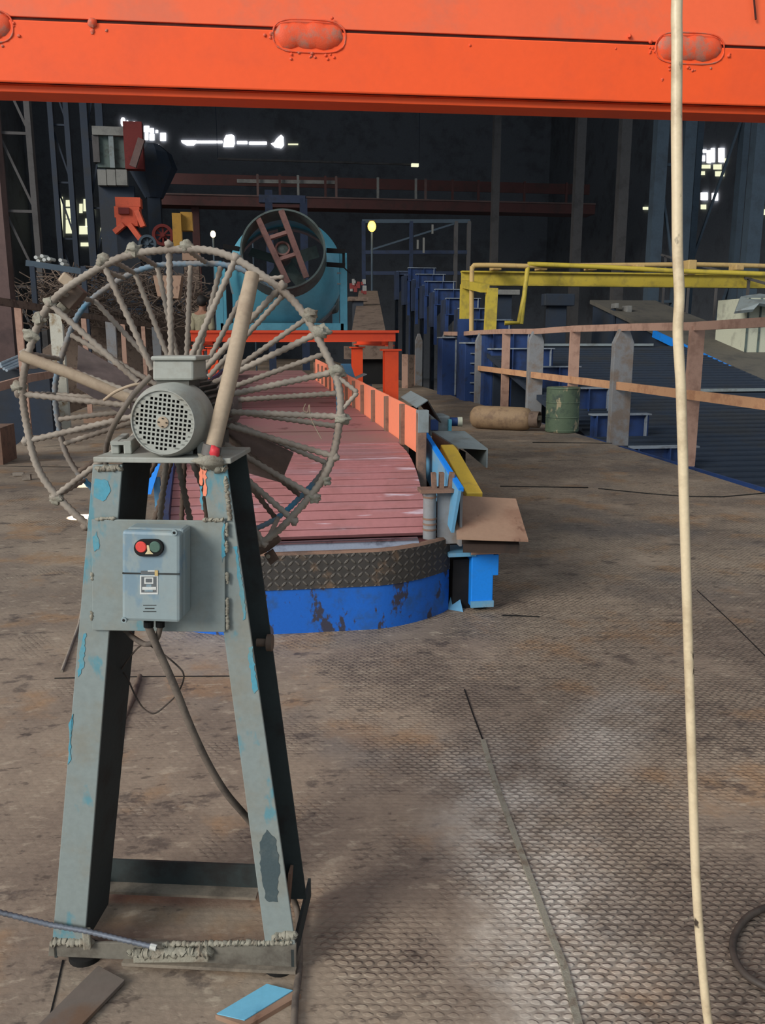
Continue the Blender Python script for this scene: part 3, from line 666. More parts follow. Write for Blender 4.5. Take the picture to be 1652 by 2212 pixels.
# ================================================================== loose things near the stand
cab = spline([S(320, 1352, -.035), S(340, 1400, -.03), S(375, 1478, -.02), S(412, 1570, 0), S(450, 1650, .03), S(490, 1715, .06), S(533, 1766, .10), S(572, 1820, .15), G(612, 1900, .10), G(640, 1960, .02), G(646, 2020, .009), G(646, 2090, .009), G(638, 2160, .009), G(634, 2230, .009)], 8)
single('power_cable', MB().tube(cab, .0072, 10), M['cable_dusty'], 'dusty grey power cable hanging from the starter box and trailing past the fan stand', 'cable', smooth=60)
cab = spline([S(346, 1353, -.03), S(338, 1380, -.02), S(318, 1392, 0), S(295, 1382, .03), S(276, 1366, .05), S(262, 1340, .06), S(240, 1200, .06), S(232, 1040, .15), S(228, 985, .16), S(235, 945, .12), S(255, 902, .06), S(290, 850, .05), S(326, 812, .06)], 7)
single('motor_lead', MB().tube(cab, .0052, 9), M['cable_dusty'], 'dusty looped lead running from the starter box up to the motor terminal box', 'cable', smooth=60)
single('motor_wire_tail', MB().tube(spline([S(225, 864, .08), S(250, 846, .06), S(285, 832, .055), S(318, 828, .065)], 6), .0028, 7), M['pipe'], 'thin dusty wire end sticking out left beside the motor terminal box', 'wire', smooth=60)
wl = spline([S(256, 1455, .10), S(280, 1420, .05), S(310, 1392, .02), S(345, 1408, .0), S(385, 1440, -.01), S(397, 1462, -.01), S(385, 1495, 0), S(360, 1522, .02), S(333, 1541, .03), S(310, 1530, .05), S(292, 1502, .07), S(275, 1465, .09), S(262, 1448, .10)], 6)
single('wire_loop', MB().tube(wl, .0016, 6), M['cable'], 'thin dark wire bent in a loop between the two legs of the fan stand', 'wire', smooth=60)
rd = [S(0-60, 1955, -.02), S(0, 1971, -.02), S(110, 1998, -.012), S(190, 2012, -.012), S(338, 2047, -.02)]
pts = []
for a, b in zip(rd[:-1], rd[1:]):
    n = max(2, int((b-a).length/.005)); pts += [a.lerp(b, i/n) for i in range(n)]
pts.append(rd[-1])
rod = thing('ribbed_rod', 'blue-grey ribbed steel rod lying across the foot of the fan stand', 'rod', (rd[2].x, rd[2].y, 0))
MB().tube(pts, .005, 8, rf=lambda i: .0058 if i % 2 else .0044).build('shank', M['rod'], rod, smooth=80)
MB().tube([rd[-1]+(rd[-2]-rd[-1])*.09, rd[-1]], .0062, 8).build('cut_end', M['label_white'], rod, label='bright freshly cut rod end')
st = [G(222, 1750, .006), G(246, 1640, .006), G(270, 1550, .006), G(285, 1510, .008), G(302, 1460, .01)]
single('rusty_rod', MB().tube(st, .006, 8, rf=lambda i: [.004, .004, .005, .011, .009][i]), M['rebar_dark'], 'rusty dark rod with a thick end lying on the floor behind the fan stand', 'rod', smooth=60)
st = [G(133, 1450, .005), G(150, 1405, .006), G(170, 1350, .007), G(178, 1310, .007)]
single('bent_stick', MB().tube(st, .006, 8), M['rebar'], 'short grey stick on the floor left of the stand near its left leg', 'stick', smooth=60)
def slab(name, pxs, th, mat, label, cat, z0=.0, dz=None, **k):
    q = [G(x, y, z0+th+(dz[i] if dz else 0)) for i, (x, y) in enumerate(pxs)]
    m = MB(); m.prism([p-Z*th for p in q], Z*th); return single(name, m, M[mat], label, cat, **k)
slab('flat_bar', [(212, 2085), (270, 2116), (150, 2240), (55, 2240)], .008, 'dull_bar', 'rusty brown flat steel bar leaning out from under the stand base', 'steel bar', z0=.004, bevel=.001)
pc = thing('steel_offcut', 'blue painted steel offcut lying flat beside the trailing cable', 'offcut', G(550, 2170, 0))
q = [(465, 2190), (575, 2124), (634, 2138), (650, 2146), (532, 2215)]
q3 = [G(x, y, .012) for x, y in q]; MB().prism([p-Z*.012 for p in q3], Z*.010).build('plate_edge', M['brownplate'], pc)
q3 = [G(x, y, .0125) for x, y in [(468, 2189), (576, 2125), (632, 2139), (528, 2203)]]; MB().prism([p-Z*.002 for p in q3], Z*.002).build('painted_face', M['skyblue'], pc, label='sky blue painted face')
hs = spline([G(1700, 1950, .012), G(1650, 1962, .012), G(1610, 1985, .012), G(1585, 2025, .012), G(1585, 2065, .012), G(1605, 2100, .012), G(1640, 2125, .012), G(1700, 2150, .012)], 8)
single('rubber_hose', MB().tube(hs, .0075, 10), M['cable'], 'dark rubber hose loop lying on the floor at the right edge', 'hose', smooth=60)
# ================================================================== ORANGE BEAM
zc_ = AD(826, 230, 5.05).z
gL, gR = G(0, 205, zc_), G(1652, 255, zc_)
bxv = (gR-gL).normalized(); byv = V((-bxv.y, bxv.x, 0)); OB = (gL+gR)/2; OB.z = 0
BYAW = math.atan2(bxv.y, bxv.x)
beam = thing('orange_girder', 'bright orange welded steel girder spanning overhead with slot welds along its seam', 'girder', OB, BYAW)
def toW(m):
    m.v = [OB+bxv*p.x+byv*p.y+Z*p.z for p in m.v]; return m
def BL(px, py, off=0.0):       # local coordinates on the girder plane
    d = ray(px, py); t = ((OB+byv*off)-EYE).dot(byv)/d.dot(byv); p = EYE+d*t-OB
    return V((p.dot(bxv), p.dot(byv), p.z))
X0, X1 = -7.5, 8.0
F1, F2, F3 = -.16, -.115, -.08       # face plane, middle plate edge, bottom plate edge (nearer is smaller)
z_seam = BL(826, 73, F1).z; z_face = BL(826, 203, F1).z
z_m1 = BL(826, 214, F2).z; z_b = BL(826, 223, F2).z; z_bot = BL(826, 231, 0).z
def bbox(y0, y1, z0, z1): return MB().box(((X0+X1)/2, (y0+y1)/2, (z0+z1)/2), (X1-X0, y1-y0, z1-z0))
toW(bbox(F1, F1+.03, z_face, z_seam)).build('lower_face', M['orange'], beam, bevel=.008)
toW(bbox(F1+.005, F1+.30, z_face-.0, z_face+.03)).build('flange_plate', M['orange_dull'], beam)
toW(bbox(F2, F1+.22, z_b, z_face)).build('flange_plate', M['orange'], beam, bevel=.004)
m = MB(); m.hexa([V((X0, F1+.006, z_seam+.016)), V((X1, F1+.006, z_seam+.016)), V((X1, F1+.05, z_seam+.016)), V((X0, F1+.05, z_seam+.016))], [V((X0, F1+.22, z_seam+.9)), V((X1, F1+.22, z_seam+.9)), V((X1, F1+.26, z_seam+.9)), V((X0, F1+.26, z_seam+.9))])
toW(m).build('upper_face', M['orange_up'], beam, bevel=.004)
toW(bbox(F1+.016, F1+.05, z_seam-.006, z_seam+.020)).build('seam', M['gouge'], beam)
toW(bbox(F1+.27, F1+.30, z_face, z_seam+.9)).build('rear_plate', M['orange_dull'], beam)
def zseam_at(px): return 47+(100-47)*px/1652
random.seed(5)
for cx, w in ((668, 74), (1490, 70), (-50, 74)):
    p = BL(cx, zseam_at(cx)+10, F1); e = BL(cx-w, zseam_at(cx)+10, F1); r = .068; L = (p-e).length
    m = MB(); m.tube([V((p.x+L*(-1+2*i/14), F1+.012, p.z+.006*math.sin(i*1.7))) for i in range(15)], r, 14, rf=lambda i: r*(1-.62*abs(-1+2*i/14)**8)*(1+.04*math.sin(i*.9)))
    for v in m.v: v.y = F1+.008+(v.y-F1)*.5
    toW(m).build('slot_weld', M['orange_weld'], beam, smooth=60)
    n = 44; cs = lambda t, e_: math.copysign(abs(t)**e_, t)
    rp = [V((p.x+(L*1.06)*cs(math.cos(2*math.pi*i/n), .5), F1-.001, p.z+.080*cs(math.sin(2*math.pi*i/n), .8))) for i in range(n)]
    rim = MB(); rim.tube(rp, .004, 6, closed=True, rf=lambda i: .003+.003*random.random()); toW(rim).build('weld_rim', M['orange_weld'], beam, smooth=60)
    for k in range(16):
        dx = random.uniform(-.8, 1.0)*L; dz = random.choice([-1, -1, -1, 1])*random.uniform(.080, .115)
        if random.random() < .35: dx = random.choice([-1, -1, 1])*L*random.uniform(1.08, 1.35); dz = random.uniform(-.06, .03)
        d_ = MB(); d_.ball(V((p.x+dx, F1-.001, p.z+dz)), random.uniform(.005, .011), (1.1, .8, 1), .4, 7, 5); toW(d_).build('weld_droplet', M['orange_weld'], beam, smooth=60)
for px, py, r in ((200, 50, .026), (200, 68, .012), (1360, 78, .012), (1015, 98, .008), (230, 66, .008), (1330, 105, .006), (1430, 172, .008)):
    d_ = MB(); d_.ball(BL(px, py, F1), r, (1, .7, 1), .5, 9, 6); toW(d_).build('weld_droplet', M['orange_weld'], beam, smooth=60)
m = MB(); m.tube([BL(1626, -30, F1+.05), BL(1630, 20, F1+.03), BL(1632, 42, F1+.02)], .006, 6); toW(m).build('paint_run', M['gouge'], beam)
for x in (X0, X1):
    m = MB(); m.box((x, F1+.15, z_b/2), (.5, .45, z_b)); toW(m).build('end_post', M['orange'], beam)
# ================================================================== HANGING HOSE
hp = [(1462, 0), (1462, 100), (1461, 250), (1462, 400), (1463, 540), (1467, 640), (1464, 720), (1470, 830), (1474, 960), (1477, 1080), (1482, 1250), (1489, 1480), (1496, 1700), (1503, 1900), (1514, 2060), (1530, 2212)]
P = [AD(x, y, 1.28) for x, y in hp]
top = [V((1.0, 4.9, z_seam+.92)), V((.98, 4.2, 3.3)), V((.93, 3.0, 3.0)), V((.88, 2.0, 2.7)), V((.83, 1.42, 2.35))]
P = spline(top+[P[0]+V((0, 0, .12))]+P+[P[-1]+V((.02, 0, -.045))], 8)
single('hanging_hose', MB().tube(P, .0078, 12), M['rope'], 'pale beige hose hanging straight down in front of the orange girder at right', 'hose', smooth=60)
# ================================================================== CONVEYOR
XL, XR = -.42, .78
conv = thing('conveyor', 'long dull red slatted conveyor with a blue rounded front end and orange panelled side', 'conveyor', (.18, 3.7, 0))
prof = spline([V((0, 3.66, .385)), V((0, 3.78, .478)), V((0, 3.91, .566)), V((0, 4.06, .634)), V((0, 4.28, .676)), V((0, 4.6, .69))], 3)
ZT = .69; YT = 4.6; YB = 3.66; ZB = .385
m = MB(); m.box((.18, (YT+16)/2, ZT-.03), (XR-XL, 16-YT, .06)); m.build('deck', M['deck'], conv)
for i in range(10):
    m = MB(); y = 5.2+i*1.0; m.box((.18, y, ZT+.001), (XR-XL-.02, .012, .004)); m.build('deck_joint', M['deck_line'], conv)
for i in range(len(prof)-1):
    a0, a1 = prof[i], prof[i+1]; dd = (a1-a0); nrm = V((0, -dd.z, dd.y)).normalized(); a1 = a0+dd*.972
    l_, r_ = V((XL, 0, 0)), V((XR-.03, 0, 0))
    m = MB(); m.hexa([a0+l_+nrm*.003, a0+r_+nrm*.003, a0+r_-nrm*.02, a0+l_-nrm*.02], [a1+l_-nrm*.001, a1+r_-nrm*.001, a1+r_-nrm*.02, a1+l_-nrm*.02]); m.build('slat', M['slat'], conv, bevel=.002)
m = MB(); m.hexa([V((XL, YB+.02, ZB-.05)), V((XR-.03, YB+.02, ZB-.05)), V((XR-.03, 4.3, ZT-.055)), V((XL, 4.3, ZT-.055))], [V((XL, YB+.02, ZB-.1)), V((XR-.03, YB+.02, ZB-.1)), V((XR-.03, 4.4, ZT-.1)), V((XL, 4.4, ZT-.1))]); m.build('ramp_plate', M['deck_line'], conv)
# end drum
m = MB(); m.tube([V((XL+.02, 3.60, .325)), V((XR-.10, 3.60, .325))], .055, 28); m.build('end_drum', M['steel'], conv, smooth=40)
# curved skirts following the arc of the foot
F = [G(540, 1349), G(640, 1362), G(740, 1363), G(830, 1357), G(900, 1343), G(950, 1326), G(968, 1316)]
cxm = .18
right = [V((p.x, p.y, 0)) for p in F if p.x >= cxm-.05]
right.sort(key=lambda p: p.x)
arc = [V((2*cxm-p.x, p.y, 0)) for p in reversed(right) if p.x > cxm+.05]+right
arc = spline(arc, 6)
def wall(path, z0, z1, th, off0=0.0, off1=0.0):
    mm = MB(); n = len(path); vs = []
    c = V((cxm, 4.5, 0))
    for p in path:
        o_ = (V((p.x, p.y, 0))-c).normalized()
        for (o__, z) in ((off0, z0), (off1, z1), (off1-th, z1), (off0-th, z0)): vs.append(V((p.x, p.y, 0))+o_*o__+Z*z)
    fs = []
    for i in range(n-1):
        for k in range(4): fs.append((i*4+k, i*4+(k+1) % 4, (i+1)*4+(k+1) % 4, (i+1)*4+k))
    fs += [(0, 1, 2, 3), ((n-1)*4+3, (n-1)*4+2, (n-1)*4+1, (n-1)*4)]
    return mm.add(vs, fs)
wall(arc, 0, .205, .008).build('blue_skirt', M['blue'], conv, smooth=40, label='scuffed bright blue curved skirt')
wall(arc, .200, .352, .010, .006, .004).build('tread_skirt', M['skirt'], conv, smooth=40, label='black tread plate curved band')
wall(arc, .352, .362, .02, .004, -.005).build('skirt_lip', M['rustpost'], conv, smooth=40)
m = MB(); m.box((.18, 6.2, .30), (XR-XL-.06, 3.8, .5)); m.build('under_frame', M['black'], conv)
# flat top between drum and skirt (end filler)
# right: orange panels between rusty posts
ds = [4.12, 4.66, 5.25, 5.87, 6.5, 7.1, 7.7, 8.3, 8.9, 9.5, 10.1, 10.7, 11.4, 12.2]
for i, d in enumerate(ds):
    p = XD(XR, d, ZT); 
    m = MB()
    if i == 0:
        m.box((p.x, p.y, .72), (.045, .045, .36)); m.build('panel_post', M['rustpost'], conv, bevel=.003)
        m = MB(); m.box((p.x+.006, p.y+.004, .858), (.055, .055, .11)); m.build('post_cap', M['greysheet'], conv, bevel=.002)
    else:
        m.box((p.x, p.y, .785+.003*i), (.035, .05, .23)); m.build('panel_post', M['rustpost'], conv, bevel=.003)
    if i < len(ds)-1:
        q = XD(XR+.004, ds[i+1], ZT); za = .898+.007*i; zb = .902+.007*i
        m = MB(); a = V((XR+.006, p.y+.02, 0)); b = V((XR+.006, q.y-.01, 0))
        m.hexa([a+Z*.68, b+Z*.68, b+Z*zb, a+Z*za], [a+Z*.68+V((.012, 0, 0)), b+Z*.68+V((.012, 0, 0)), b+Z*zb+V((.012, 0, 0)), a+Z*za+V((.012, 0, 0))]); m.build('side_panel', M['panel'], conv, bevel=.002)
m = MB(); p = XD(XR+.06, 8.2, .96); m.box(p, (.10, .4, .006), Matrix.Rotation(.3, 3, 'X')); m.build('top_flap', M['ltblue'], conv, label='pale blue flap on top of the panels')
m = MB(); p = XD(XR+.06, 7.2, .95); m.box(p, (.10, .22, .006), Matrix.Rotation(-.4, 3, 'Y')); m.build('top_flap', M['greysheet'], conv)
# left side wall
m = MB(); m.box((XL-.02, (4.2+14)/2, .60), (.03, 9.8, .62)); m.build('left_wall', M['navy'], conv)
m = MB(); m.hexa([V((XL-.03, YB+.05, .2)), V((XL-.03, 4.3, .2)), V((XL-.03, 4.3, .82)), V((XL-.03, YB+.05, .5))], [V((XL+.0, YB+.05, .2)), V((XL, 4.3, .2)), V((XL, 4.3, .82)), V((XL, YB+.05, .5))]); m.build('ramp_cheek', M['navy'], conv)
# right ramp cheek, pale blue with bright top edge
qa = [V((.83, XD(.83, 3.66).y, .40)), V((.83, XD(.83, 4.42).y, .60)), V((.83, XD(.83, 4.42).y, .785)), V((.85, XD(.85, 3.62).y, .60))]
m = MB(); m.hexa(qa, [p+V((.014, 0, 0)) for p in qa]); m.build('ramp_cheek', M['ltblue'], conv, label='pale blue cheek plate with bright blue edge')
m = MB(); m.beam(qa[2]+V((.012, 0, .004)), qa[3]+V((.012, 0, .004)), .022, .018); m.build('cheek_edge', M['brightblue'], conv)
m = MB(); p = AX(908, 935, .86); m.box(p, (.05, .12, .07), Matrix.Rotation(-.5, 3, 'X')); m.build('torn_rag', M['cream'], conv)
# guide roller and plates at the right front corner
rp = XD(.745, 3.72, .40)
m = MB(); m.tube([V((rp.x, rp.y, .36)), V((rp.x, rp.y, .575))], .030, 20); gr_ = m.build('guide_roller', M['greypost'], conv, smooth=40)
for z in (.40, .425, .45, .55):
    m = MB(); m.tube([V((rp.x, rp.y, z)), V((rp.x, rp.y, z+.008))], .0325, 20); m.build('roller_band', M['rustpost'], gr_, smooth=40)
m = MB(); m.box((rp.x+.085, rp.y+.01, .455), (.095, .012, .25)); m.build('guide_plate', M['greypost'], conv)
m = MB(); m.box((rp.x+.135, rp.y-.02, .47), (.012, .06, .28)); m.build('guide_plate', M['greypost'], conv)
m = MB(); m.box((rp.x+.05, rp.y, .585), (.20, .09, .016)); m.build('guide_cap', M['rustpost'], conv)
for dx in (.02, .055, .10): 
    m = MB(); m.box((rp.x+dx, rp.y+.01, .625), (.020, .03, .075), Matrix.Rotation(dx*2-.1, 3, 'Y')); m.build('rusty_tooth', M['rustpost'], conv)
m = MB(); m.box((rp.x+.075, rp.y+.05, .57), (.06, .02, .03)); m.build('guide_gap', M['black'], conv)
# black block put in as the shade of the void under the right corner
m = MB(); m.box((.92, 3.95, .12), (.10, .5, .24)); m.build('void_block', M['black'], conv)
m = MB(); q = [G(966, 1316, .0), G(1000, 1322, .0), G(984, 1250, .12)]; m.prism(q, uy*.01); m.build('gusset', M['ltblue'], conv)
# blue shelf and block at the right
blk = thing('support_block', 'bright blue steel support block on the floor beside the conveyor front', 'support', XD(1.0, 3.78))
c = XD(1.0, 3.80); m = MB(); m.box((c.x, c.y, .148), (.105, .09, .255)); m.build('block_body', M['brightblue'], blk, bevel=.004)
m = MB(); m.box((c.x+.01, c.y, .284), (.14, .12, .012)); m.build('cap_plate', M['rail'], blk)
m = MB(); m.box((c.x+.062, c.y-.01, .22), (.03, .07, .10)); m.build('side_lug', M['brightblue'], blk, bevel=.003)
m = MB(); m.box((c.x, c.y-.05, .035), (.11, .012, .03)); m.build('foot_lip', M['ltblue'], blk)
m = MB(); m.box((c.x, c.y+.01, .011), (.06, .05, .022)); m.build('foot', M['black'], blk)
m = MB(); m.box((.90, 3.72, .278), (.13, .16, .018)); m.build('side_shelf', M['ltblue'], conv)
bp2 = thing('cover_plate', 'rusty brown flat cover plate projecting beside the conveyor front corner', 'plate', XD(1.1, 4.0, .30))
def DD(px, py, D): return AD(px, py, D)
q = [DD(986, 1161, 3.62), DD(1141, 1166, 3.62), DD(1114, 1077, 3.92), DD(982, 1070, 3.92)]
m = MB(); m.prism([p-Z*.010 for p in q], Z*.010); m.build('top_sheet', M['brownplate'], bp2)
q = [DD(1000, 1168, 3.66), DD(1122, 1170, 3.66), DD(1108, 1110, 3.92), DD(1000, 1110, 3.92)]
m = MB(); m.prism([p-Z*.055 for p in q], Z*.04); m.build('under_frame', M['rebar_dark2'], bp2)
m = MB(); m.beam(DD(1040, 1150, 3.9)-Z*.05, XD(1.03, 3.92, .0), .05, .05); m.build('prop', M['black'], bp2)
yt = thing('yellow_tube', 'yellow square tube sloping down beside the conveyor ramp to the brown cover plate', 'tube', XD(1.05, 4.3))
m = MB(); m.beam(AX(1024, 1078, 1.05), AX(966, 972, 1.06), .085, .07); m.build('tube_body', M['yellow'], yt, bevel=.006)
m = MB(); m.beam(AX(1024, 1078, 1.05)-V((.055, 0, .02)), AX(966, 972, 1.06)-V((.055, 0, .02)), .03, .05); m.build('rusty_edge', M['rustpost'], yt)
m = MB(); m.beam(AX(1000, 1030, 1.05)-Z*.04, V((1.05, AX(1000, 1030, 1.05).y, 0)), .05, .05); m.build('prop', M['rustpost'], yt)
# grey tray, folded cover, gearbox with a small motor
tr_ = thing('cable_tray', 'grey sheet steel tray open at its end beside the orange panelled conveyor', 'tray', XD(1.2, 5.0))
a = AX(962, 966, 1.14); b = AX(1008, 968, 1.27); zt_ = .70
A = [V((1.10, XD(1.10, 4.72).y, .655)), V((1.27, XD(1.27, 4.72).y, .645)), V((1.24, XD(1.24, 5.15).y, .70)), V((1.04, XD(1.04, 5.15).y, .70))]
m = MB(); m.prism([p-Z*.008 for p in A], Z*.008); m.build('tray_top', M['greysheet'], tr_)
m = MB(); m.hexa([A[1]-Z*.008, A[2]-Z*.008, A[2]-Z*.11, A[1]-Z*.11], [p-V((.008, 0, 0)) for p in (A[1]-Z*.008, A[2]-Z*.008, A[2]-Z*.11, A[1]-Z*.11)]); m.build('tray_side', M['greysheet'], tr_)
m = MB(); m.hexa([A[0]-Z*.008, A[3]-Z*.008, A[3]-Z*.11, A[0]-Z*.11], [p+V((.008, 0, 0)) for p in (A[0]-Z*.008, A[3]-Z*.008, A[3]-Z*.11, A[0]-Z*.11)]); m.build('tray_side', M['rustpost'], tr_)
m = MB(); m.box((1.15, XD(1.15, 5.0).y, .30), (.08, .2, .60)); m.build('tray_post', M['black'], tr_)
gb = thing('gearbox_cover', 'grey folded sheet metal cover raised over the drive beside the orange panels', 'cover', XD(1.0, 5.3))
r0 = AD(887, 844, 5.6); l0 = AD(866, 857, 5.55); r1 = AD(924, 864, 5.0); l1 = AD(900, 880, 4.95); e1 = AD(953, 912, 4.98); e0 = AD(914, 880, 5.6)
m = MB(); m.hexa([l0, r0, r1, l1], [p-Z*.006 for p in (l0, r0, r1, l1)]); m.build('sloping_sheet', M['greysheet'], gb)
m = MB(); m.hexa([r0, e0, e1, r1], [p-Z*.006-V((.004, 0, 0)) for p in (r0, e0, e1, r1)]); m.build('folded_side', M['black'], gb)
m = MB(); c = (l0+r1)/2; m.box((c.x, c.y, (c.z-.05)/2), (.05, .05, c.z-.05)); m.build('cover_post', M['black'], gb)
dr = thing('drive_unit', 'grey gear drive with a small blue and green motor beside the orange panels', 'gear drive', XD(1.2, 5.4))
c = AD(943, 917, 5.45); m = MB(); m.box(c, (.135, .20, .13)); m.build('gear_housing', M['greysheet'], dr, bevel=.012)
c = AD(938, 918, 5.32); m = MB(); m.box(c, (.05, .02, .07)); m.build('inspection_plate', M['bedblue'], dr, bevel=.004)
c = AD(967, 921, 5.4); m = MB(); m.box(c, (.02, .14, .10)); m.build('end_plate', M['teal'], dr)
c0, c1 = AD(966, 911, 5.45), AD(988, 911, 5.45); m = MB(); m.tube([c0, c1], .028, 16); m.build('motor_body', M['bedblue'], dr, smooth=40)
c2 = AD(998, 911, 5.45); m = MB(); m.tube([c1, c2], .031, 16); m.build('motor_end', M['shed'], dr, smooth=40, label='pale green motor end cap')
c = AD(943, 950, 5.45); m = MB(); m.box((c.x, c.y, c.z/2), (.10, .14, c.z)); m.build('pedestal', M['black'], dr)
single('floor_bolt', MB().ball(G(1029, 958, .01), .035, (1.6, 1, .6), .3), M['black'], 'small dark lump lying on the open floor right of the drive', 'bolt', smooth=60)
# plate at the left of the conveyor
q = [AD(297, 1068, 3.95), AD(326, 1068, 3.95), AD(346, 1002, 4.05), AD(312, 1002, 4.05)]
lg = thing('blue_flap', 'bright blue tilted plate on a post left of the conveyor front', 'plate', V((q[0].x, q[0].y, 0)))
m = MB(); m.prism(q, V((0, .012, 0))); m.build('plate', M['brightblue'], lg)
m = MB(); p = (q[2]+q[1])/2; m.beam(V((p.x, p.y+.05, 0)), V((p.x, p.y+.05, p.z)), .03, .03); m.build('post', M['ltblue'], lg)
# ================================================================== ORANGE PLATFORM AND BLOWER
D1, D2 = 7.0, 9.5
pf = thing('orange_platform', 'orange steel platform straddling the conveyor and carrying the pale teal blower', 'platform', XD(.25, 8))
def PX(px, D): return ((px-826)/FPX*1.0+math.tan(YAW))*D*.985
ptl, ptr = AD(405, 711, D1), AD(862, 716, D1); pbl, pbr = AD(412, 733, D1), AD(856, 742, D1)
ztp = (ptl.z+ptr.z)/2; zbp = (pbl.z+pbr.z)/2
m = MB(); m.hexa([V((ptl.x, ptl.y, ztp-.02)), V((ptr.x, ptr.y, ztp-.02)), V((ptr.x, ptr.y, ztp)), V((ptl.x, ptl.y, ztp))], [V((p.x+.0, p.y+.10, z)) for p, z in ((ptl, ztp-.02), (ptr, ztp-.02), (ptr, ztp), (ptl, ztp))]); m.build('front_beam_flange', M['orange2'], pf)
m = MB(); m.beam(V((pbl.x, pbl.y+.05, (ztp-.02+zbp)/2)), V((pbr.x, pbr.y+.05, (ztp-.02+zbp)/2)), .03, ztp-.02-zbp); m.build('front_beam_web', M['orange2'], pf)
for X in (ptl.x+.06, ptr.x-.06):
    y0, y1 = XD(X, D1).y, XD(X, D2).y
    m = MB(); m.ibeam(V((X, y0+.1, ztp-.07)), V((X, y1, ztp-.07)), .08, .12, .012); m.build('side_beam', M['orange2'], pf)
    for d, y in ((D1, y0+.06), (D2, y1)):
        zl = zbp-.075
        m = MB(); m.ibeam(V((X, y, 0)), V((X, y, zl)), .115, .12, .014, V((0, 1, 0))); lo = m.build('leg', M['orange2'], pf)
        m = MB(); m.box((X, y, zl+.006), (.16, .15, .014)); m.build('head_plate', M['orange2'], lo)
        m = MB(); m.box((X, y, zl+.05), (.035, .035, .08)); m.build('jack_stub', M['rustpost'], lo)
yb = XD(.25, D2).y
m = MB(); m.beam(V((ptl.x, yb, ztp-.05)), V((ptr.x, yb, ztp-.05)), .06, .10); m.build('rear_beam', M['orange2'], pf)
bl = thing('blower', 'pale teal drum blower in a square steel frame standing on the orange platform', 'blower', AD(612, 714, 7.3))
BD = 7.15
z0 = ztp
def BF(px, py, D=BD): return AD(px, py, D)
fl, frr = BF(477, 705).x, BF(744, 705).x; yf = BF(610, 700).y; yr = yf+.75
ztl = BF(477, 566).z; ztr = BF(744, 545).z
for x in (fl, frr):
    for y in (yf, yr):
        m = MB(); m.beam(V((x, y, z0)), V((x, y, ztr if x == frr else ztl)), .06, .06, V((0, 1, 0))); m.build('frame_post', M['teal'], bl, bevel=.003)
for y in (yf, yr):
    m = MB(); m.beam(V((fl, y, z0+.03)), V((frr, y, z0+.03)), .06, .06); m.build('frame_rail', M['teal'], bl, bevel=.003)
for px in (505, 683):
    x = BF(px, 650).x; m = MB(); m.beam(V((x, yf+.3, z0+.05)), V((x, yf+.3, BF(px, 632).z)), .035, .04, V((0, 1, 0))); m.build('frame_strut', M['teal'], bl)
for x in (fl, frr):
    m = MB(); m.beam(V((x, yf, z0+.03)), V((x, yr, z0+.03)), .06, .06); m.build('frame_rail', M['teal'], bl)
fc = BF(611, 537, 7.0); rc = BF(617, 583, 7.38)
axb = (rc-fc).normalized()
ppmB = FPX/((fc-EYE).dot(FW)); ppmR = FPX/((rc-EYE).dot(FW))
RF_ = 92/ppmB; RB_ = 122/ppmR; Lb = (rc-fc).length
q_ = axb.to_track_quat('Z', 'Y').to_matrix().to_4x4(); MF = Matrix.Translation(fc) @ q_
m = MB(); m.lathe([(RF_*.955, .0), (RF_, .0), (RF_*1.01, .09), (RF_*1.02, .17), (RF_*.97, .17), (RF_*.955, .0)], MF, 56, cap=False); m.build('inlet_ring', M['teal_dark'], bl, smooth=40, label='dusty grey inlet ring')
m = MB(); m.lathe([(RF_*1.0, .16), (RB_, Lb), (RB_*1.0, Lb+.16), (RB_*.97, Lb+.16), (RB_*.97, Lb), (RF_*.97, .17)], MF, 64, cap=False); m.build('drum_body', M['teal'], bl, smooth=40)
m = MB(); m.lathe([(RB_*.93, Lb+.15), (RB_*1.03, Lb+.15), (RB_*1.03, Lb+.20), (RB_*.93, Lb+.20), (RB_*.93, Lb+.15)], MF, 56, cap=False); m.build('rear_ring', M['greysheet'], bl, smooth=40)
def bar(p0, p1, w, mat, nm, d=.10):
    m = MB(); a, b = AD(p0[0], p0[1], 7.0+d), AD(p1[0], p1[1], 7.0+d); m.beam(a, b, w, w, axb); return m.build(nm, M[mat], bl)
bar((557, 473), (622, 612), .045, 'rustframe', 'support_bar'); bar((607, 455), (662, 600), .045, 'rustframe', 'support_bar')
bar((581, 515), (624, 501), .03, 'rustframe', 'cross_bar'); bar((597, 563), (643, 548), .03, 'rustframe', 'cross_bar')
c = AD(610, 536, 7.12); MM = Matrix.Translation(c) @ q_
m = MB(); m.lathe([(.048, .0), (.062, .0), (.062, .20), (.048, .2), (.048, 0)], MM, 28, cap=False); m.build('motor', M['rustframe'], bl, smooth=40)
m = MB(); m.lathe([(.012, .01), (.045, .02), (.045, .03)], MM, 20); m.build('motor_face', M['teal_dark'], bl)
for k in range(5):
    a = 2*math.pi*k/5+.3; d = V((math.cos(a), math.sin(a), 0)); MC = Matrix.Translation(c+axb*.26) @ q_
    p0, p1 = MC @ (d*.05), MC @ (d*RF_*.88); m = MB(); sdv = MC.to_3x3() @ V((-d.y, d.x, .5)); m.beam(p0, p1, .10, .008, sdv.cross((p1-p0).normalized())); m.build('fan_blade', M['teal_dark'], bl)
for (x0, y0, x1, y1) in ((482, 532, 517, 538), (482, 563, 515, 568), (705, 541, 745, 543), (705, 571, 745, 574)):
    m = MB(); m.beam(AD(x0, y0, 7.12), AD(x1, y1, 7.12), .035, .035); m.build('bracket_bar', M['black'], bl)
m = MB(); m.beam(AD(484, 532, 7.12), AD(484, 566, 7.12), .02, .02, V((0, 1, 0))); m.build('bracket_bar', M['black'], bl)
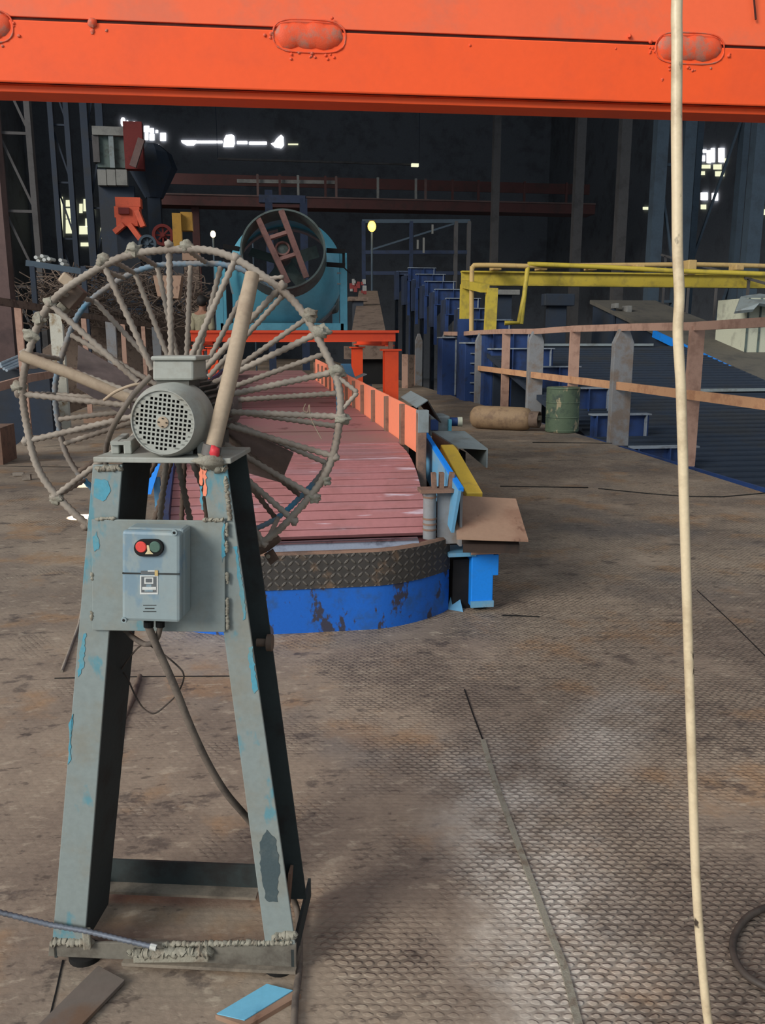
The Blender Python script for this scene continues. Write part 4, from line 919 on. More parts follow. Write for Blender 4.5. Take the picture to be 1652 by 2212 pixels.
m = MB(); m.beam(AD(742, 541, 7.12), AD(742, 574, 7.12), .02, .02, V((0, 1, 0))); m.build('bracket_bar', M['black'], bl)
m = MB(); m.tube([AD(741, 576, 7.1), AD(748, 583, 7.1), AD(757, 590, 7.2)], .006, 6); m.build('loose_cable', M['black'], bl)
m = MB(); m.box(AD(700, 660, 7.6), (.24, .3, .14)); m.build('fan_motor_housing', M['teal_dark'], bl, bevel=.03)
for yy in (590, 613):
    m = MB(); m.beam(AD(728, yy, 7.15), AD(736, yy, 7.15), .015, .012); m.build('hinge', M['greysheet'], bl)
# ================================================================== RIGHT HANDRAIL
XH = 4.42
hr = thing('handrail', 'brown steel handrail with grey pointed posts along the right edge of the floor', 'handrail', XD(XH, 12))
ys = [XD(XH, d).y for d in (4.4, 7.05, 8.7, 10.4, 12.05, 13.7, 15.4, 17.05, 18.7, 20.4, 22.1, 23.8)]
gp_d = [10.4, 13.7, 17.05, 20.4, 23.8]; br_d = [5.0, 8.7, 12.05, 15.4, 18.7]
for i, d in enumerate(gp_d):
    y = XD(XH, d).y; h_ = 1.43 if i else 1.42
    m = MB(); w = .125; pr = [V((XH-w, y, -.05)), V((XH+w, y, -.05)), V((XH+w, y, h_-.20)), V((XH+w*.30, y, h_)), V((XH-w*.30, y, h_)), V((XH-w, y, h_-.20))]
    if i > 2: pr = [V((XH+(p.x-XH)*.8, p.y, p.z)) for p in pr]
    m.prism(pr, V((0, .10, 0))); m.build('pointed_post', M['greypost'], hr, bevel=.006, label='grey pointed post')
for d in br_d:
    y = XD(XH, d).y; m = MB(); m.box((XH, y, .67), (.15 if d < 12 else .14, .05, 1.44)); m.build('flat_post', M['rail'], hr)
for a, b in zip(ys[:-1], ys[1:]):
    if a > XD(XH, 18.8).y: break
    m = MB(); za = 1.40+.012*math.sin(a*1.3); zb_ = 1.40+.012*math.sin(b*1.3); m.beam(V((XH-.03, a, za)), V((XH-.03, b, zb_)), .05, .085); m.build('top_rail', M['rail'], hr)
for a, b in zip(ys[:7], ys[1:8]):
    m = MB(); m.beam(V((XH-.06, a, .70)), V((XH-.06, b, .70)), .04, .095); m.build('mid_rail', M['rail2'], hr)
# low posts further up the floor edge
for d, px in ((24.5, 872), (26, 880), (25, 890)):
    pass
# gas cylinder and drum
gy = thing('gas_cylinder', 'brown dusty gas cylinder lying on its side by the handrail', 'gas cylinder', G(1090, 904))
a = G(1018, 900, .165); b = G(1150, 906, .165); dcy = (b-a).normalized(); Lc = (b-a).length
MG = Matrix.Translation(a) @ dcy.to_track_quat('Z', 'Y').to_matrix().to_4x4()
r = .165; prof = [(.02, 0), (r*.6, .012), (r*.88, .05), (r, .12), (r, Lc-.16), (r*.9, Lc-.07), (r*.55, Lc-.01), (.04, Lc)]
MB().lathe(prof, MG, 32).build('body', M['gas'], gy, smooth=50)
m = MB(); m.lathe([(.035, Lc-.01), (.04, Lc+.06)], MG, 14); vv = m.build('neck', M['rustpost'], gy)
m = MB(); m.lathe([(.10, Lc-.03), (.115, Lc-.03), (.115, Lc+.10), (.10, Lc+.10), (.10, Lc-.03)], MG, 20, cap=False); m.build('collar', M['rebar_dark'], gy, smooth=40)
m = MB(); m.box(MG @ V((.05, .02, Lc+.08)), (.06, .05, .07)); m.build('valve', M['weld'], gy, bevel=.01)
dm = thing('green_drum', 'mouldy green metal drum standing upright in front of the handrail', 'drum', G(1213, 927))
c = XD(4.13, 11.6)
zt_ = .62; MD = Matrix.Translation(c)
MB().lathe([(.21, 0), (.228, .01), (.228, zt_-.01), (.218, zt_)], MD, 36).build('shell', M['drum'], dm, smooth=40)
for z in (.03, .21, .41, zt_-.02):
    m = MB(); m.lathe([(.226, z-.012), (.2335, z), (.226, z+.012)], MD, 36, cap=False); m.build('hoop', M['drum'], dm, smooth=40)
m = MB(); m.lathe([(.05, zt_), (.05, zt_+.006)], Matrix.Translation(c+V((.06, .05, 0))), 16); m.build('bung', M['rustpost'], dm)
# ================================================================== COOLING BED
SL = .20
def bedz(y_d): return -.45+(y_d-9)*SL
bed = thing('cooling_bed', 'wide dark blue inclined cooling bed beyond the handrail', 'cooling bed', XD(7, 10, -1.4))
XA, XB = 4.45, 9.0
ya, yb_ = XD(XA, 4.5).y, XD(XA, 17.5).y
yA = lambda X, d: XD(X, d).y
Y0, Y1 = 4.0, 17.0
zf = lambda y: -.45+(y-9.0)*SL*.985
m = MB(); m.hexa([V((XA, Y0, zf(Y0)-.08)), V((XB, Y0, zf(Y0)-.08)), V((XB, Y0, zf(Y0))), V((XA, Y0, zf(Y0)))], [V((XA, Y1, zf(Y1)-.08)), V((XB, Y1, zf(Y1)-.08)), V((XB, Y1, zf(Y1))), V((XA, Y1, zf(Y1)))])
m.build('bed_sheet', M['bed'], bed)
rk = MB()
n = 64
for i in range(n):
    y = Y0+.2+(Y1-Y0-.4)*i/n; rk.box(((XA+XB)/2, y, zf(y)+.012), (XB-XA-.1, .03, .024))
rk.build('rake_bars', M['bed'], bed, kind='stuff')
for y, x0, x1, c in ((16.9, 4.6, 8.2, 'greysheet'), (13.2, 7.3, 8.9, 'greysheet')):
    m = MB(); m.beam(V((x0, y, zf(y)+.05)), V((x1, y, zf(y)+.05)), .05, .05); m.build('pale_edge_strip', M[c], bed)
m = MB(); m.box((XA, 10, -.65), (.03, 12, 1.2)); m.build('pit_side', M['bedblue'], bed)
for k in range(6):
    y = 5.5+k*2.1; m = MB(); m.box((6.7, y, (zf(y)-1.5)/2-.05), (4.4, .08, max(.1, zf(y)+1.4))); m.build('bed_support', M['bed'], bed)
ordn = ['lowest', 'second', 'third', 'fourth', 'fifth', 'sixth', 'seventh', 'eighth', 'ninth', 'tenth', 'eleventh', 'twelfth', 'thirteenth', 'fourteenth']
# stepped girders climbing away along the edge of the bed
def girder():
    t = thing('stepped_girder', 'blue stepped girder', 'girder', (0, 0, 0), 0, 'blue girders stepping up along the floor edge')
    m = MB(); m.box((.0, 0, -.01), (.86, .16, .02)); m.build('top_flange', M['bedflange'], t, label='pale dusty top flange')
    m = MB(); m.box((0, 0, -.20), (.84, .03, .36)); m.build('web', M['bedblue'], t)
    m = MB(); m.box((0, 0, -.39), (.86, .16, .02)); m.build('bottom_flange', M['bedblue'], t)
    for x in (-.36, .05, .36):
        m = MB(); m.box((x, -.045, -.20), (.015, .07, .36)); m.build('stiffener', M['bedflange' if x > .1 else 'bedblue'], t)
    m = MB(); m.box((-.40, .0, -.9), (.06, .12, 1.0)); m.build('stilt', M['bedblue'], t)
    return t
g0 = girder()
for k in range(13):
    t = g0 if k == 0 else copy_tree(g0)
    d = 10.25+1.32*k; p = XD(4.91, d, -.03+.285*k); t.location = p
    t['label'] = f"{ordn[k]} blue girder up from the floor edge in the flight climbing beside the handrail"
for k in range(3):    # one more girder right at the nearest edge
    pass
# upright blue machine cabinets with ladders behind the handrail posts
def cabinet(px0, px1, py0, py1, D, label, lad=True):
    a = AD(px0, py0, D); b = AD(px1, py1, D); t = thing('blue_cabinet', label, 'machine frame', V(((a.x+b.x)/2, (a.y+b.y)/2, 0)))
    w = b.x-a.x; zc = max(a.z, .3)
    m = MB(); m.box(((a.x+b.x)/2, a.y+.25, zc/2-.3), (w, .5, zc+.6)); m.build('casing', M['bedblue'], t, bevel=.01)
    m = MB(); m.box(((a.x+b.x)/2, a.y+.22, zc+.01), (w*1.08, .6, .03)); m.build('top_flange', M['bedflange'], t)
    m = MB(); m.box((b.x-.02, a.y-.02, zc/2), (.03, .04, zc)); m.build('edge_angle', M['bedflange'], t)
    if lad:
        for i in range(5):
            m = MB(); m.box((b.x-.10, a.y-.02, zc*(.15+.17*i)), (.14, .03, .025)); m.build('rung', M['bedflange'], t)
    return t
cabinet(1005, 1032, 742, 860, 17.6, 'tall dark blue machine frame with a ladder, just left of the third pointed post')
cabinet(1062, 1150, 755, 862, 16.6, 'wide dark blue machine frame between two grey pointed handrail posts', False)
cabinet(955, 985, 730, 858, 19.5, 'narrow dark blue machine frame behind the fourth pointed post', False)
# far blue brackets in a climbing row
def far_frame():
    t = thing('blue_bracket', 'x', 'bracket', (0, 0, 0), 0, 'blue brackets climbing in the dark')
    m = MB(); m.box((0, 0, -.45), (.10, .5, .9)); m.build('upright', M['bedblue'], t)
    m = MB(); m.box((.35, 0, -.05), (.75, .45, .10)); m.build('arm', M['bedblue'], t)
    m = MB(); m.prism([V((.05, 0, -.1)), V((.6, 0, -.1)), V((.05, 0, -.7))], V((0, .05, 0))); m.build('gusset', M['bedblue'], t)
    m = MB(); m.box((.35, -.23, .01), (.78, .04, .03)); m.build('front_lip', M['bedflange'], t)
    return t
f0 = far_frame()
for ch in f0.children: ch.data.materials[0] = M['bedblue2'] if ch.name.startswith(('upright', 'arm', 'gusset')) else M['bedflange2']
row = [(985, 692, 18.5), (968, 668, 20), (950, 648, 21.5), (933, 632, 23), (916, 618, 24.5), (900, 606, 26), (886, 596, 27.5), (873, 588, 29)]
for k, (px, py, D) in enumerate(row):
    t = f0 if k == 0 else copy_tree(f0)
    t.location = XD(4.62, D, AD(px-10, py, D).z); pz = t.location
    m = MB(); m.box((pz.x, pz.y, (pz.z-.85-1.5)/2), (.08, .2, pz.z-.85+1.5)); m.build('stilt', M['bed'], t); t['label'] = f"{['nearest', 'second nearest', 'third nearest', 'fourth nearest', 'fifth nearest', 'sixth nearest', 'second farthest', 'farthest'][k]} blue bracket of the climbing row left of the yellow frame"
# ================================================================== YELLOW FRAME
DY = 18.5
yfm = thing('yellow_portal', 'yellow steel portal with pipes on top spanning the cooling bed', 'frame', AD(1020, 712, DY))
a = AD(996, 596, DY); b = AD(1652, 606, DY); zb2 = (a.z+b.z)/2
ae = V((a.x, a.y, zb2)); dirx = V((1, 0, 0)); be = ae+dirx*8.2
m = MB(); m.ibeam(ae, be, .18, .30, .03); m.build('girder', M['yellow_dull'], yfm)
m = MB(); m.beam(ae+V((.1, 0, -.12)), ae+V((.1, -1.6, -.30)), .18, .16); m.build('outrigger', M['yellow_dull'], yfm)
c = AD(1003, 690, DY); m = MB(); m.beam(V((ae.x+.1, ae.y, zb2-.15)), V((ae.x+.1, ae.y, 1.70)), .20, .20, V((0, 1, 0))); m.build('post', M['yellow_dull'], yfm); m = MB(); m.beam(V((ae.x+.1, ae.y, 1.70)), V((ae.x+.1, ae.y, -1.5)), .26, .26, V((0, 1, 0))); m.build('blue_pedestal', M['bedblue'], yfm)
m = MB(); p = ae+V((.18, -1.6, -.3)); m.beam(V((p.x+.06, p.y, p.z)), V((p.x+.04, p.y, 1.42)), .20, .20, V((0, 1, 0))); m.build('post', M['yellow_dull'], yfm); m = MB(); m.beam(V((p.x+.04, p.y, 1.42)), V((p.x+.04, p.y, -1.5)), .26, .26, V((0, 1, 0))); m.build('blue_pedestal', M['bedblue'], yfm)
m = MB(); p = be; m.beam(V((p.x-.1, p.y, zb2-.15)), V((p.x-.1, p.y, -1.5)), .2, .2, V((0, 1, 0))); m.build('post', M['yellow_dull'], yfm)
P = spline([AD(1018, 720, DY-.6), AD(1019, 590, DY-.6), AD(1022, 577, DY-.6), AD(1035, 573, DY-.6), AD(1140, 575, DY-.6)], 5)+[ae+V((5.0, -.55, .30)), ae+V((7.8, -.5, .28))]
m = MB(); m.tube(P, .05, 10); m.build('pipe', M['pipe_tan'], yfm, smooth=50)
P = spline([AD(1125, 700, DY-.7), AD(1138, 590, DY-.6), AD(1142, 574, DY-.6), AD(1155, 571, DY-.6), AD(1300, 577, DY-.6)], 5)+[AD(1450, 585, DY-.6), AD(1652, 592, DY-.6)]
m = MB(); m.tube(P, .05, 10); m.build('pipe', M['yellow_dull'], yfm, smooth=50)
m = MB(); m.tube([AD(1090, 698, DY-.7), AD(1120, 697, DY-.7), AD(1132, 640, DY-.65)], .05, 8); m.build('pipe', M['yellow_dull'], yfm, smooth=50)
for px in (1070, 1168, 1275, 1377, 1488, 1590):
    p = AD(px, 582 if px != 1488 else 580, DY-.2); m = MB(); m.box((p.x, p.y, zb2+.20), (.19, .3, .12 if px != 1488 else .3)); m.build('clamp_block', M['pipe_tan'], yfm, bevel=.02)
# ================================================================== INCLINED RAMP AND SHED ON THE RIGHT
rmp = thing('inclined_walkway', 'grey inclined walkway with a blue edge climbing along the far right side of the bed', 'walkway', XD(9.5, 15, -1))
zr_ = lambda y: .46+(y-XD(9.0, 14.95).y)*.215
Y0, Y1 = 8.0, 22.5
m = MB(); m.hexa([V((9.0, Y0, zr_(Y0)-.1)), V((10.9, Y0, zr_(Y0)-.1)), V((10.9, Y0, zr_(Y0))), V((9.0, Y0, zr_(Y0)))], [V((9.0, Y1, zr_(Y1)-.1)), V((10.9, Y1, zr_(Y1)-.1)), V((10.9, Y1, zr_(Y1))), V((9.0, Y1, zr_(Y1)))]); m.build('walk_surface', M['walk_grey'], rmp)
m = MB(); m.beam(V((8.97, Y0, zr_(Y0)-.07)), V((8.97, 18.5, zr_(18.5)-.07)), .05, .16); m.build('blue_edge', M['brightblue'], rmp)
m = MB(); m.hexa([V((9.1, Y0, -1.5)), V((9.2, Y0, -1.5)), V((9.2, Y0, zr_(Y0)-.1)), V((9.1, Y0, zr_(Y0)-.1))], [V((9.1, Y1, -1.5)), V((9.2, Y1, -1.5)), V((9.2, Y1, zr_(Y1)-.1)), V((9.1, Y1, zr_(Y1)-.1))]); m.build('side_wall', M['bed'], rmp)
sd = thing('cream_shed', 'cream sheet metal booth under a sagging grey roof sheet at the right edge', 'booth', XD(10.6, 17.6, .8))
p0 = AD(1607, 775, 17.6); zb_ = zr_(p0.y)
m = MB(); m.box((p0.x+.75, p0.y+.6, (zb_+2.1)/2), (1.5, 1.2, 2.1-zb_)); m.build('sheet_wall', M['shed'], sd)
for dx in (.0, .27, .56, .85):
    m = MB(); m.box((p0.x+dx, p0.y-.01, (zb_+2.1)/2), (.03, .03, 2.1-zb_)); m.build('wall_rib', M['teal_dark'], sd)
q = [AD(1588, 672, 17.2), AD(1600, 640, 17.9), AD(1640, 634, 18.2), AD(1700, 640, 18.2), AD(1680, 660, 17.2), AD(1640, 655, 17.1), AD(1628, 668, 17.1)]
m = MB(); m.prism(q, V((0, .05, -.05))); m.build('roof_sheet', M['greysheet'], sd)
for i, (x0, y0, x1, y1) in enumerate([(1490, 617, 1652, 668)]):
    t = thing('walkway_railing', 'thin grey railing along the far side of the inclined walkway', 'railing', XD(10.9, 20))
    for k in range(6):
        y = 15.2+k*1.35; m = MB(); m.beam(V((10.85, y, zr_(y))), V((10.85, y, zr_(y)+1.25)), .05, .05, V((0, 1, 0))); m.build('post', M['col_grey'], t)
    m = MB(); m.beam(V((10.85, 15.0, zr_(15.0)+1.25)), V((10.85, 22.2, zr_(22.2)+1.25)), .05, .05); m.build('rail', M['col_grey'], t)
# ================================================================== LEFT SIDE
lh = thing('edge_railing', 'rusty brown railing with a flaking white post along the left edge of the floor', 'railing', XD(-3.2, 13))
def postL(px, y0, y1, D, w, mat, nm='post', lab=None):
    a = AD(px, y0, D); b = AD(px, y1, D); m = MB(); m.box((b.x, b.y, (a.z+b.z)/2), (w, w*.6, abs(a.z-b.z))); return m.build(nm, M[mat], lh, label=lab)
postL(140, 672, 930, 12.0, .17, 'whitepost', 'white_post', 'flaking white post'); postL(63, 664, 950, 9.8, .075, 'rail'); postL(196, 688, 906, 13.4, .075, 'rail'); postL(276, 700, 880, 16.0, .08, 'rail'); postL(250, 690, 870, 15.4, .17, 'greypost'); postL(318, 705, 868, 18.5, .08, 'rail'); postL(345, 705, 860, 19.5, .18, 'greypost')
pts = [AD(-60, 642, 8.5), AD(63, 661, 9.8), AD(140, 674, 12), AD(196, 684, 13.4), AD(276, 697, 16), AD(345, 704, 19.5)]
for a, b in zip(pts[:-1], pts[1:]):
    m = MB(); m.beam(a, b, .04, .08); m.build('top_rail', M['rebar_dark'], lh)
pts = [AD(-60, 852, 8.5), AD(63, 817, 9.8), AD(140, 804, 12), AD(196, 800, 13.4), AD(276, 790, 16)]
for a, b in zip(pts[:-1], pts[1:]):
    m = MB(); m.beam(a, b, .04, .09); m.build('mid_rail', M['rail'], lh)
slab_ = [AD(205, 890, 12.9), AD(232, 880, 13.4), AD(300, 878, 13.6), AD(300, 905, 12.6), AD(180, 906, 12.6)]
single('floor_flap', MB().prism([V((p.x, p.y, .02)) for p in slab_], V((0, 0, .10))), M['brownplate'], 'raised brown plate at the left edge of the floor behind the fan motor', 'plate')
single('floor_clamp', MB().box(G(58, 1030, .03), (.07, .05, .05)).box(G(40, 1024, .02), (.10, .03, .03)), M['rebar'], 'small grey clamp lying on the floor beside the left rim of the fan guard', 'clamp')
# tangle of scrap wire
c = AD(245, 700, 21.5); shp = thing('scrap_heap', 'dark heap of tangled scrap wire seen through the upper part of the fan guard', 'scrap heap', V((c.x, c.y, -1.5)))
heap = MB(); random.seed(11); heap.ball((c.x, c.y+.3, .3), 1.0, (2.1, .9, 1.75), .35, 24, 14); heap.build('mound', M['rebar_dark'], shp, smooth=60)
sc = MB()
for k in range(300):
    px = random.uniform(60, 440); hy = 585+abs(px-230)*.12; py = random.uniform(hy, 700); D = random.uniform(20, 21.2)
    c = AD(px, py, D); pts = [c+V((random.uniform(-.5, .5), random.uniform(-.4, .4), random.uniform(-.35, .35))) for _ in range(4)]
    sc.tube(spline(pts, 4), .012, 4)
sc.build('wire_tangle', M['scrap'], shp, kind='stuff')
tx = thing('scrap_bin', 'brown sheet metal hopper standing behind the fan guard near the orange platform', 'hopper', AD(375, 700, 18))
a = AD(330, 595, 18); b = AD(392, 595, 18); c = AD(385, 645, 18); d_ = AD(340, 640, 18)
m = MB(); m.hexa([d_, c, c+V((0, .6, 0)), d_+V((0, .6, 0))], [a, b, b+V((0, .6, 0)), a+V((0, .6, 0))]); m.build('bin_body', M['brownplate'], tx)
m = MB(); p = (c+d_)/2; m.beam(V((p.x, p.y+.3, 0)), V((p.x, p.y+.3, p.z+.02)), .12, .12); m.build('bin_leg', M['rebar_dark'], tx)
# bundle of bright bars at far left
for k, (x0, y0, x1, y1) in enumerate(((2, 792, 62, 768), (8, 797, 66, 772), (0, 786, 52, 764), (14, 800, 70, 778))):
    single('bar', MB().tube([AD(x0, y0, 11), AD(x1, y1, 11.6)], .02, 8), M['silver'], ['lowest bright round bar', 'upper bright round bar', 'left bright round bar', 'right bright round bar', 'lone bright bar set higher'][k]+' beyond the railing at the far left edge', 'steel bar', group='bright bars beyond the left railing')
bc = thing('bar_cradle', 'dark cradle carrying the bright bars beyond the left railing', 'cradle', AD(35, 800, 11.3)); p = AD(35, 800, 11.3); p.z = 0; m = MB(); m.box((p.x, p.y, -.30), (.9, .3, 2.34)); m.build('cradle_block', M['bed'], bc)
pit = MB(); pit.box((-6.5, 12, -.75), (6.2, 16, .1)); 
struct('floor_pit_left', pit, M['conc'])
brk = MB(); a = AD(0, 880, 8.6); brk.box((a.x-.25, a.y+.1, -.1), (.55, .5, .95)); single('brown_casing', brk, M['rustpost'], 'brown steel casing at the left frame edge below the railing', 'casing')
bs = MB(); bs.box((XD(-4.4, 12).x, XD(-4.4, 12).y, -.35), (1.2, 3.0, .7)); single('dark_machine_bed', bs, M['bed'], 'dark blue machine bed in the pit left of the floor edge', 'machine bed')
# ================================================================== PERSON
D = 16.0
hd = AD(436, 653, D); ft = V((hd.x, hd.y, .36))
stp = MB(); stp.box((ft.x, ft.y, .18), (.8, .7, .36)); single('step_platform', stp, M['rebar_dark'], 'low dark step platform under the worker behind the orange platform', 'step')
pn = thing('person', 'worker in an olive shirt with short black hair standing turned away behind the orange platform', 'person', (ft.x, ft.y, .36))
H = hd.z+.12-.36
def skin_mesh(name, verts, edges, radii, mat, parent, root=0, sub=2):
    me = bpy.data.meshes.new(name); Mi = root_matrix(parent).inverted()
    me.from_pydata([tuple(Mi @ V(v)) for v in verts], edges, []); me.materials.append(mat)
    o = bpy.data.objects.new(name, me); C.objects.link(o); o.parent = parent
    sk = o.modifiers.new('skin', 'SKIN')
    layer = me.skin_vertices[0] if me.skin_vertices else None
    if layer is None:
        bpy.context.view_layer.objects.active = o; o.select_set(True); bpy.ops.mesh.customdata_skin_add(); layer = me.skin_vertices[0]; o.select_set(False)
    for i, r in enumerate(radii): layer.data[i].radius = (r, r) if not isinstance(r, tuple) else r; layer.data[i].use_root = (i == root)
    s_ = o.modifiers.new('sub', 'SUBSURF'); s_.levels = sub; s_.render_levels = sub
    for p in me.polygons: p.use_smooth = True
    return o
h = H; b = V((ft.x, ft.y, .36)); rt = V((.85, -.5, 0)).normalized(); fw = V((.5, .85, 0)).normalized()
def B(r, f, z): return b+rt*r+fw*f+Z*(z*h)
vs = [B(0, 0, .52), B(0, 0, .60), B(0, .0, .72), B(0, -.01, .80), B(0, 0, .845), B(0, .015, .88), B(0, .02, .93), B(0, .02, .975),
      B(.09, 0, .50), B(.10, .02, .28), B(.10, -.01, .055), B(.10, .14, .02), B(-.09, 0, .50), B(-.10, .03, .28), B(-.10, .0, .055), B(-.10, .15, .02),
      B(.17, 0, .79), B(.21, -.02, .62), B(.20, .10, .50), B(.18, .17, .46), B(-.17, 0, .79), B(-.21, -.02, .62), B(-.20, .10, .50), B(-.18, .17, .46)]
for sgn, w in ((1, 19), (-1, 23)):
    for k in range(4):
        vs.append(vs[w]+rt*(.03*(k-1.5)*.6)+fw*.05-Z*.035); vs.append(vs[-1]+fw*.02-Z*(.03-.004*abs(k-1.5)))
    vs.append(vs[w]-rt*sgn*.04+fw*.02-Z*.01); vs.append(vs[-1]+fw*.025-Z*.015)
ed = [(0, 1), (1, 2), (2, 3), (3, 4), (4, 5), (5, 6), (6, 7), (0, 8), (8, 9), (9, 10), (10, 11), (0, 12), (12, 13), (13, 14), (14, 15), (3, 16), (16, 17), (17, 18), (18, 19), (3, 20), (20, 21), (21, 22), (22, 23)]
rad = [.13, .125, .14, .12, .055, .07, .088, .06, .085, .062, .042, .038, .085, .062, .042, .038, .06, .042, .033, .03, .06, .042, .033, .03]
for w, s0 in ((19, 24), (23, 34)):
    for k in range(5): ed += [(w, s0+2*k), (s0+2*k, s0+2*k+1)]; rad += [.010, .008]
skin_mesh('body', vs, ed, rad, M['skin'], pn)
# shirt: torso and sleeves; trousers; hair; face details
sv = [vs[i] for i in (0, 1, 2, 3, 16, 17, 20, 21)]; sv[0] = vs[0]+Z*.03
skin_mesh('shirt', sv, [(0, 1), (1, 2), (2, 3), (3, 4), (4, 5), (3, 6), (6, 7)], [.145, .15, .165, .125, .078, .06, .078, .06], M['shirt'], pn)
tv = [vs[i] for i in (0, 8, 9, 10, 12, 13, 14)]
skin_mesh('trousers', tv, [(0, 1), (1, 2), (2, 3), (0, 4), (4, 5), (5, 6)], [.14, .105, .08, .065, .105, .08, .065], M['trousers'], pn)
m = MB(); m.ball(vs[6]+Z*.022-fw*.018, .108, (.9, 1.0, 1.0), .12, 14, 10); m.build('hair', M['hair'], pn, smooth=80)
m = MB(); m.ball(vs[6]+fw*.095-Z*.02, .02, (.8, 1.2, 1.2)); m.build('nose', M['skin'], pn, smooth=80)
for s_ in (1, -1):
    m = MB(); m.ball(vs[6]+rt*.09*s_-Z*.01, .025, (.4, .8, 1.2)); m.build('ear', M['skin'], pn, smooth=80)
    m = MB(); m.ball(vs[6]+rt*.032*s_+fw*.083+Z*.008, .010); m.build('eye', M['hair'], pn, smooth=80)
m = MB(); m.ball(vs[6]+fw*.082-Z*.055, .02, (1.3, .5, .35)); m.build('mouth', M['far_red'], pn, smooth=80)
# ================================================================== BACKGROUND OF THE HALL
def BX(name, x0, y0, x1, y1, D, th, mat, parent=None):
    a = AD(x0, y1, D); b = AD(x1, y0, D); m = MB(); m.box(((a.x+b.x)/2, (a.y+b.y)/2+th/2, (a.z+b.z)/2), (abs(b.x-a.x), th, abs(b.z-a.z)))
    return m.build(name, M[mat], parent) if parent is not None else m
def lattice(pxl, pxr, ytop, ybot, D, label, mat='col_grey', w=.14, n=7, solid=None, down=True):
    a = AD(pxl, ybot, D); b = AD(pxr, ybot, D); top = CEIL
    t = thing('lattice_column', label, 'column', V(((a.x+b.x)/2, a.y, -1.5)))
    z0 = -1.5; y = a.y
    for x in (a.x, b.x):
        m = MB(); m.box((x, y, (top+z0)/2), (w, .3, top-z0)); m.build('chord', M[mat], t)
    H_ = (top-z0)/n
    for i in range(n):
        za, zb = z0+i*H_, z0+(i+1)*H_
        m = MB(); m.beam(V((a.x, y, zb)), V((b.x, y, zb)), .08, .08); m.build('strut', M[mat], t)
        m = MB(); p, q = (V((a.x, y, zb)), V((b.x, y, za))) if down else (V((a.x, y, za)), V((b.x, y, zb))); m.beam(p, q, .06, .07); m.build('diagonal', M[mat], t)
    return t
ROOF = 13.0
def colz(px, D): return AD(px, 0, D)
lattice(27, 90, -200, 640, 26, 'brown-grey lattice column at the left behind the railing', 'col_grey', .16, 9)
m = MB(); a = AD(8, 600, 18); m.box((a.x-.45, a.y, 7.75), (1.2, .4, 18.5)); single('brown_column', m, M['col_brown'], 'broad brown column at the left edge of the picture', 'column')
lattice(136, 168, -200, 600, 40, 'dark braced column in front of the lit bay at the left', 'bed', .22, 8)
lattice(205, 236, -200, 600, 38, 'dark braced column left of the orange machine', 'bed', .30, 7, down=False)
lattice(1408, 1470, -200, 600, 26, 'slate blue braced column just left of the hanging hose', 'col_blue', .36, 5)
lattice(1486, 1590, -200, 600, 27, 'slate blue braced column just right of the hanging hose', 'col_blue', .20, 4, down=False)
lattice(1616, 1710, -200, 600, 25, 'slate blue braced column at the right edge', 'col_blue', .42, 5)
for px, D, w, lab in ((1333, 30, .35, 'dark plain steel column left of the braced blue columns'), (1240, 34, .35, 'faint dark plain column in the middle of the far hall'), (1065, 38, .3, 'faint thin column right of the glowing lamp')):
    a = AD(px, 600, D); m = MB(); m.box((a.x, a.y, 7.75), (w, .3, 18.5)); single('steel_column', m, M['col_grey'], lab, 'column')
# walkway with railing across the hall
wk = thing('red_walkway', 'long dull red overhead walkway with a railing crossing the dark hall', 'walkway', AD(700, 430, 42))
a = AD(330, 424, 42); b = AD(1330, 446, 42); zc = (a.z+b.z)/2
m = MB(); m.box(((a.x+b.x)/2, a.y, zc), (b.x-a.x, 1.2, .45)); m.build('girder', M['walk_red'], wk)
m = MB(); m.box(((a.x+b.x)/2, a.y-.62, zc+.26), (b.x-a.x, .06, .06)); m.build('edge', M['col_brown'], wk)
m = MB(); m.box(((a.x+b.x)/2, a.y+.3, zc+1.1), (b.x-a.x, .06, .5)); m.build('back_panel', M['walk_red'], wk)
for px, mt in ((557, 'col_brown'), (605, 'walk_red'), (645, 'far_pale'), (705, 'walk_red'), (729, 'col_brown'), (822, 'far_pale'), (908, 'far_pale'), (930, 'col_brown'), (992, 'walk_red'), (1052, 'walk_red'), (1160, 'walk_red'), (1260, 'walk_red')):
    p = AD(px, 420, 42); m = MB(); m.box((p.x, a.y-.6, zc+.75), (.11, .08, 1.0)); m.build('post', M[mt], wk)
m = MB(); p0, p1 = AD(512, 404, 42), AD(730, 398, 42); m.beam(V((p0.x, a.y-.4, zc+.95)), V((p1.x, a.y-.4, zc+1.0)), .1, .16); m.build('pale_pipe', M['far_pale'], wk)
for px in (420, 1300):
    p = AD(px, 430, 42); m = MB(); m.box((p.x, a.y, (zc-.2-1.5)/2), (.35, .35, zc-.2+1.5)); m.build('stanchion', M['walk_red'], wk)
# high pipe with a small light at its end
op = thing('overhead_pipe', 'thin grey pipe hung high across the hall with a tiny light at its right end', 'pipe', AD(690, 350, 50))
pa, pb = AD(470, 343, 50), AD(905, 356, 50)
m = MB(); m.beam(pa, pb, .12, .10); m.build('pipe_run', M['col_grey'], op)
for p in (pa, pb): m = MB(); m.beam(p, V((p.x, p.y, CEIL)), .03, .03, V((0, 1, 0))); m.build('hanger', M['bed'], op)
m = MB(); m.box(AD(896, 357, 49.5), (.40, .2, .16)); m.build('strip_light', M['sky_yellow'], op)
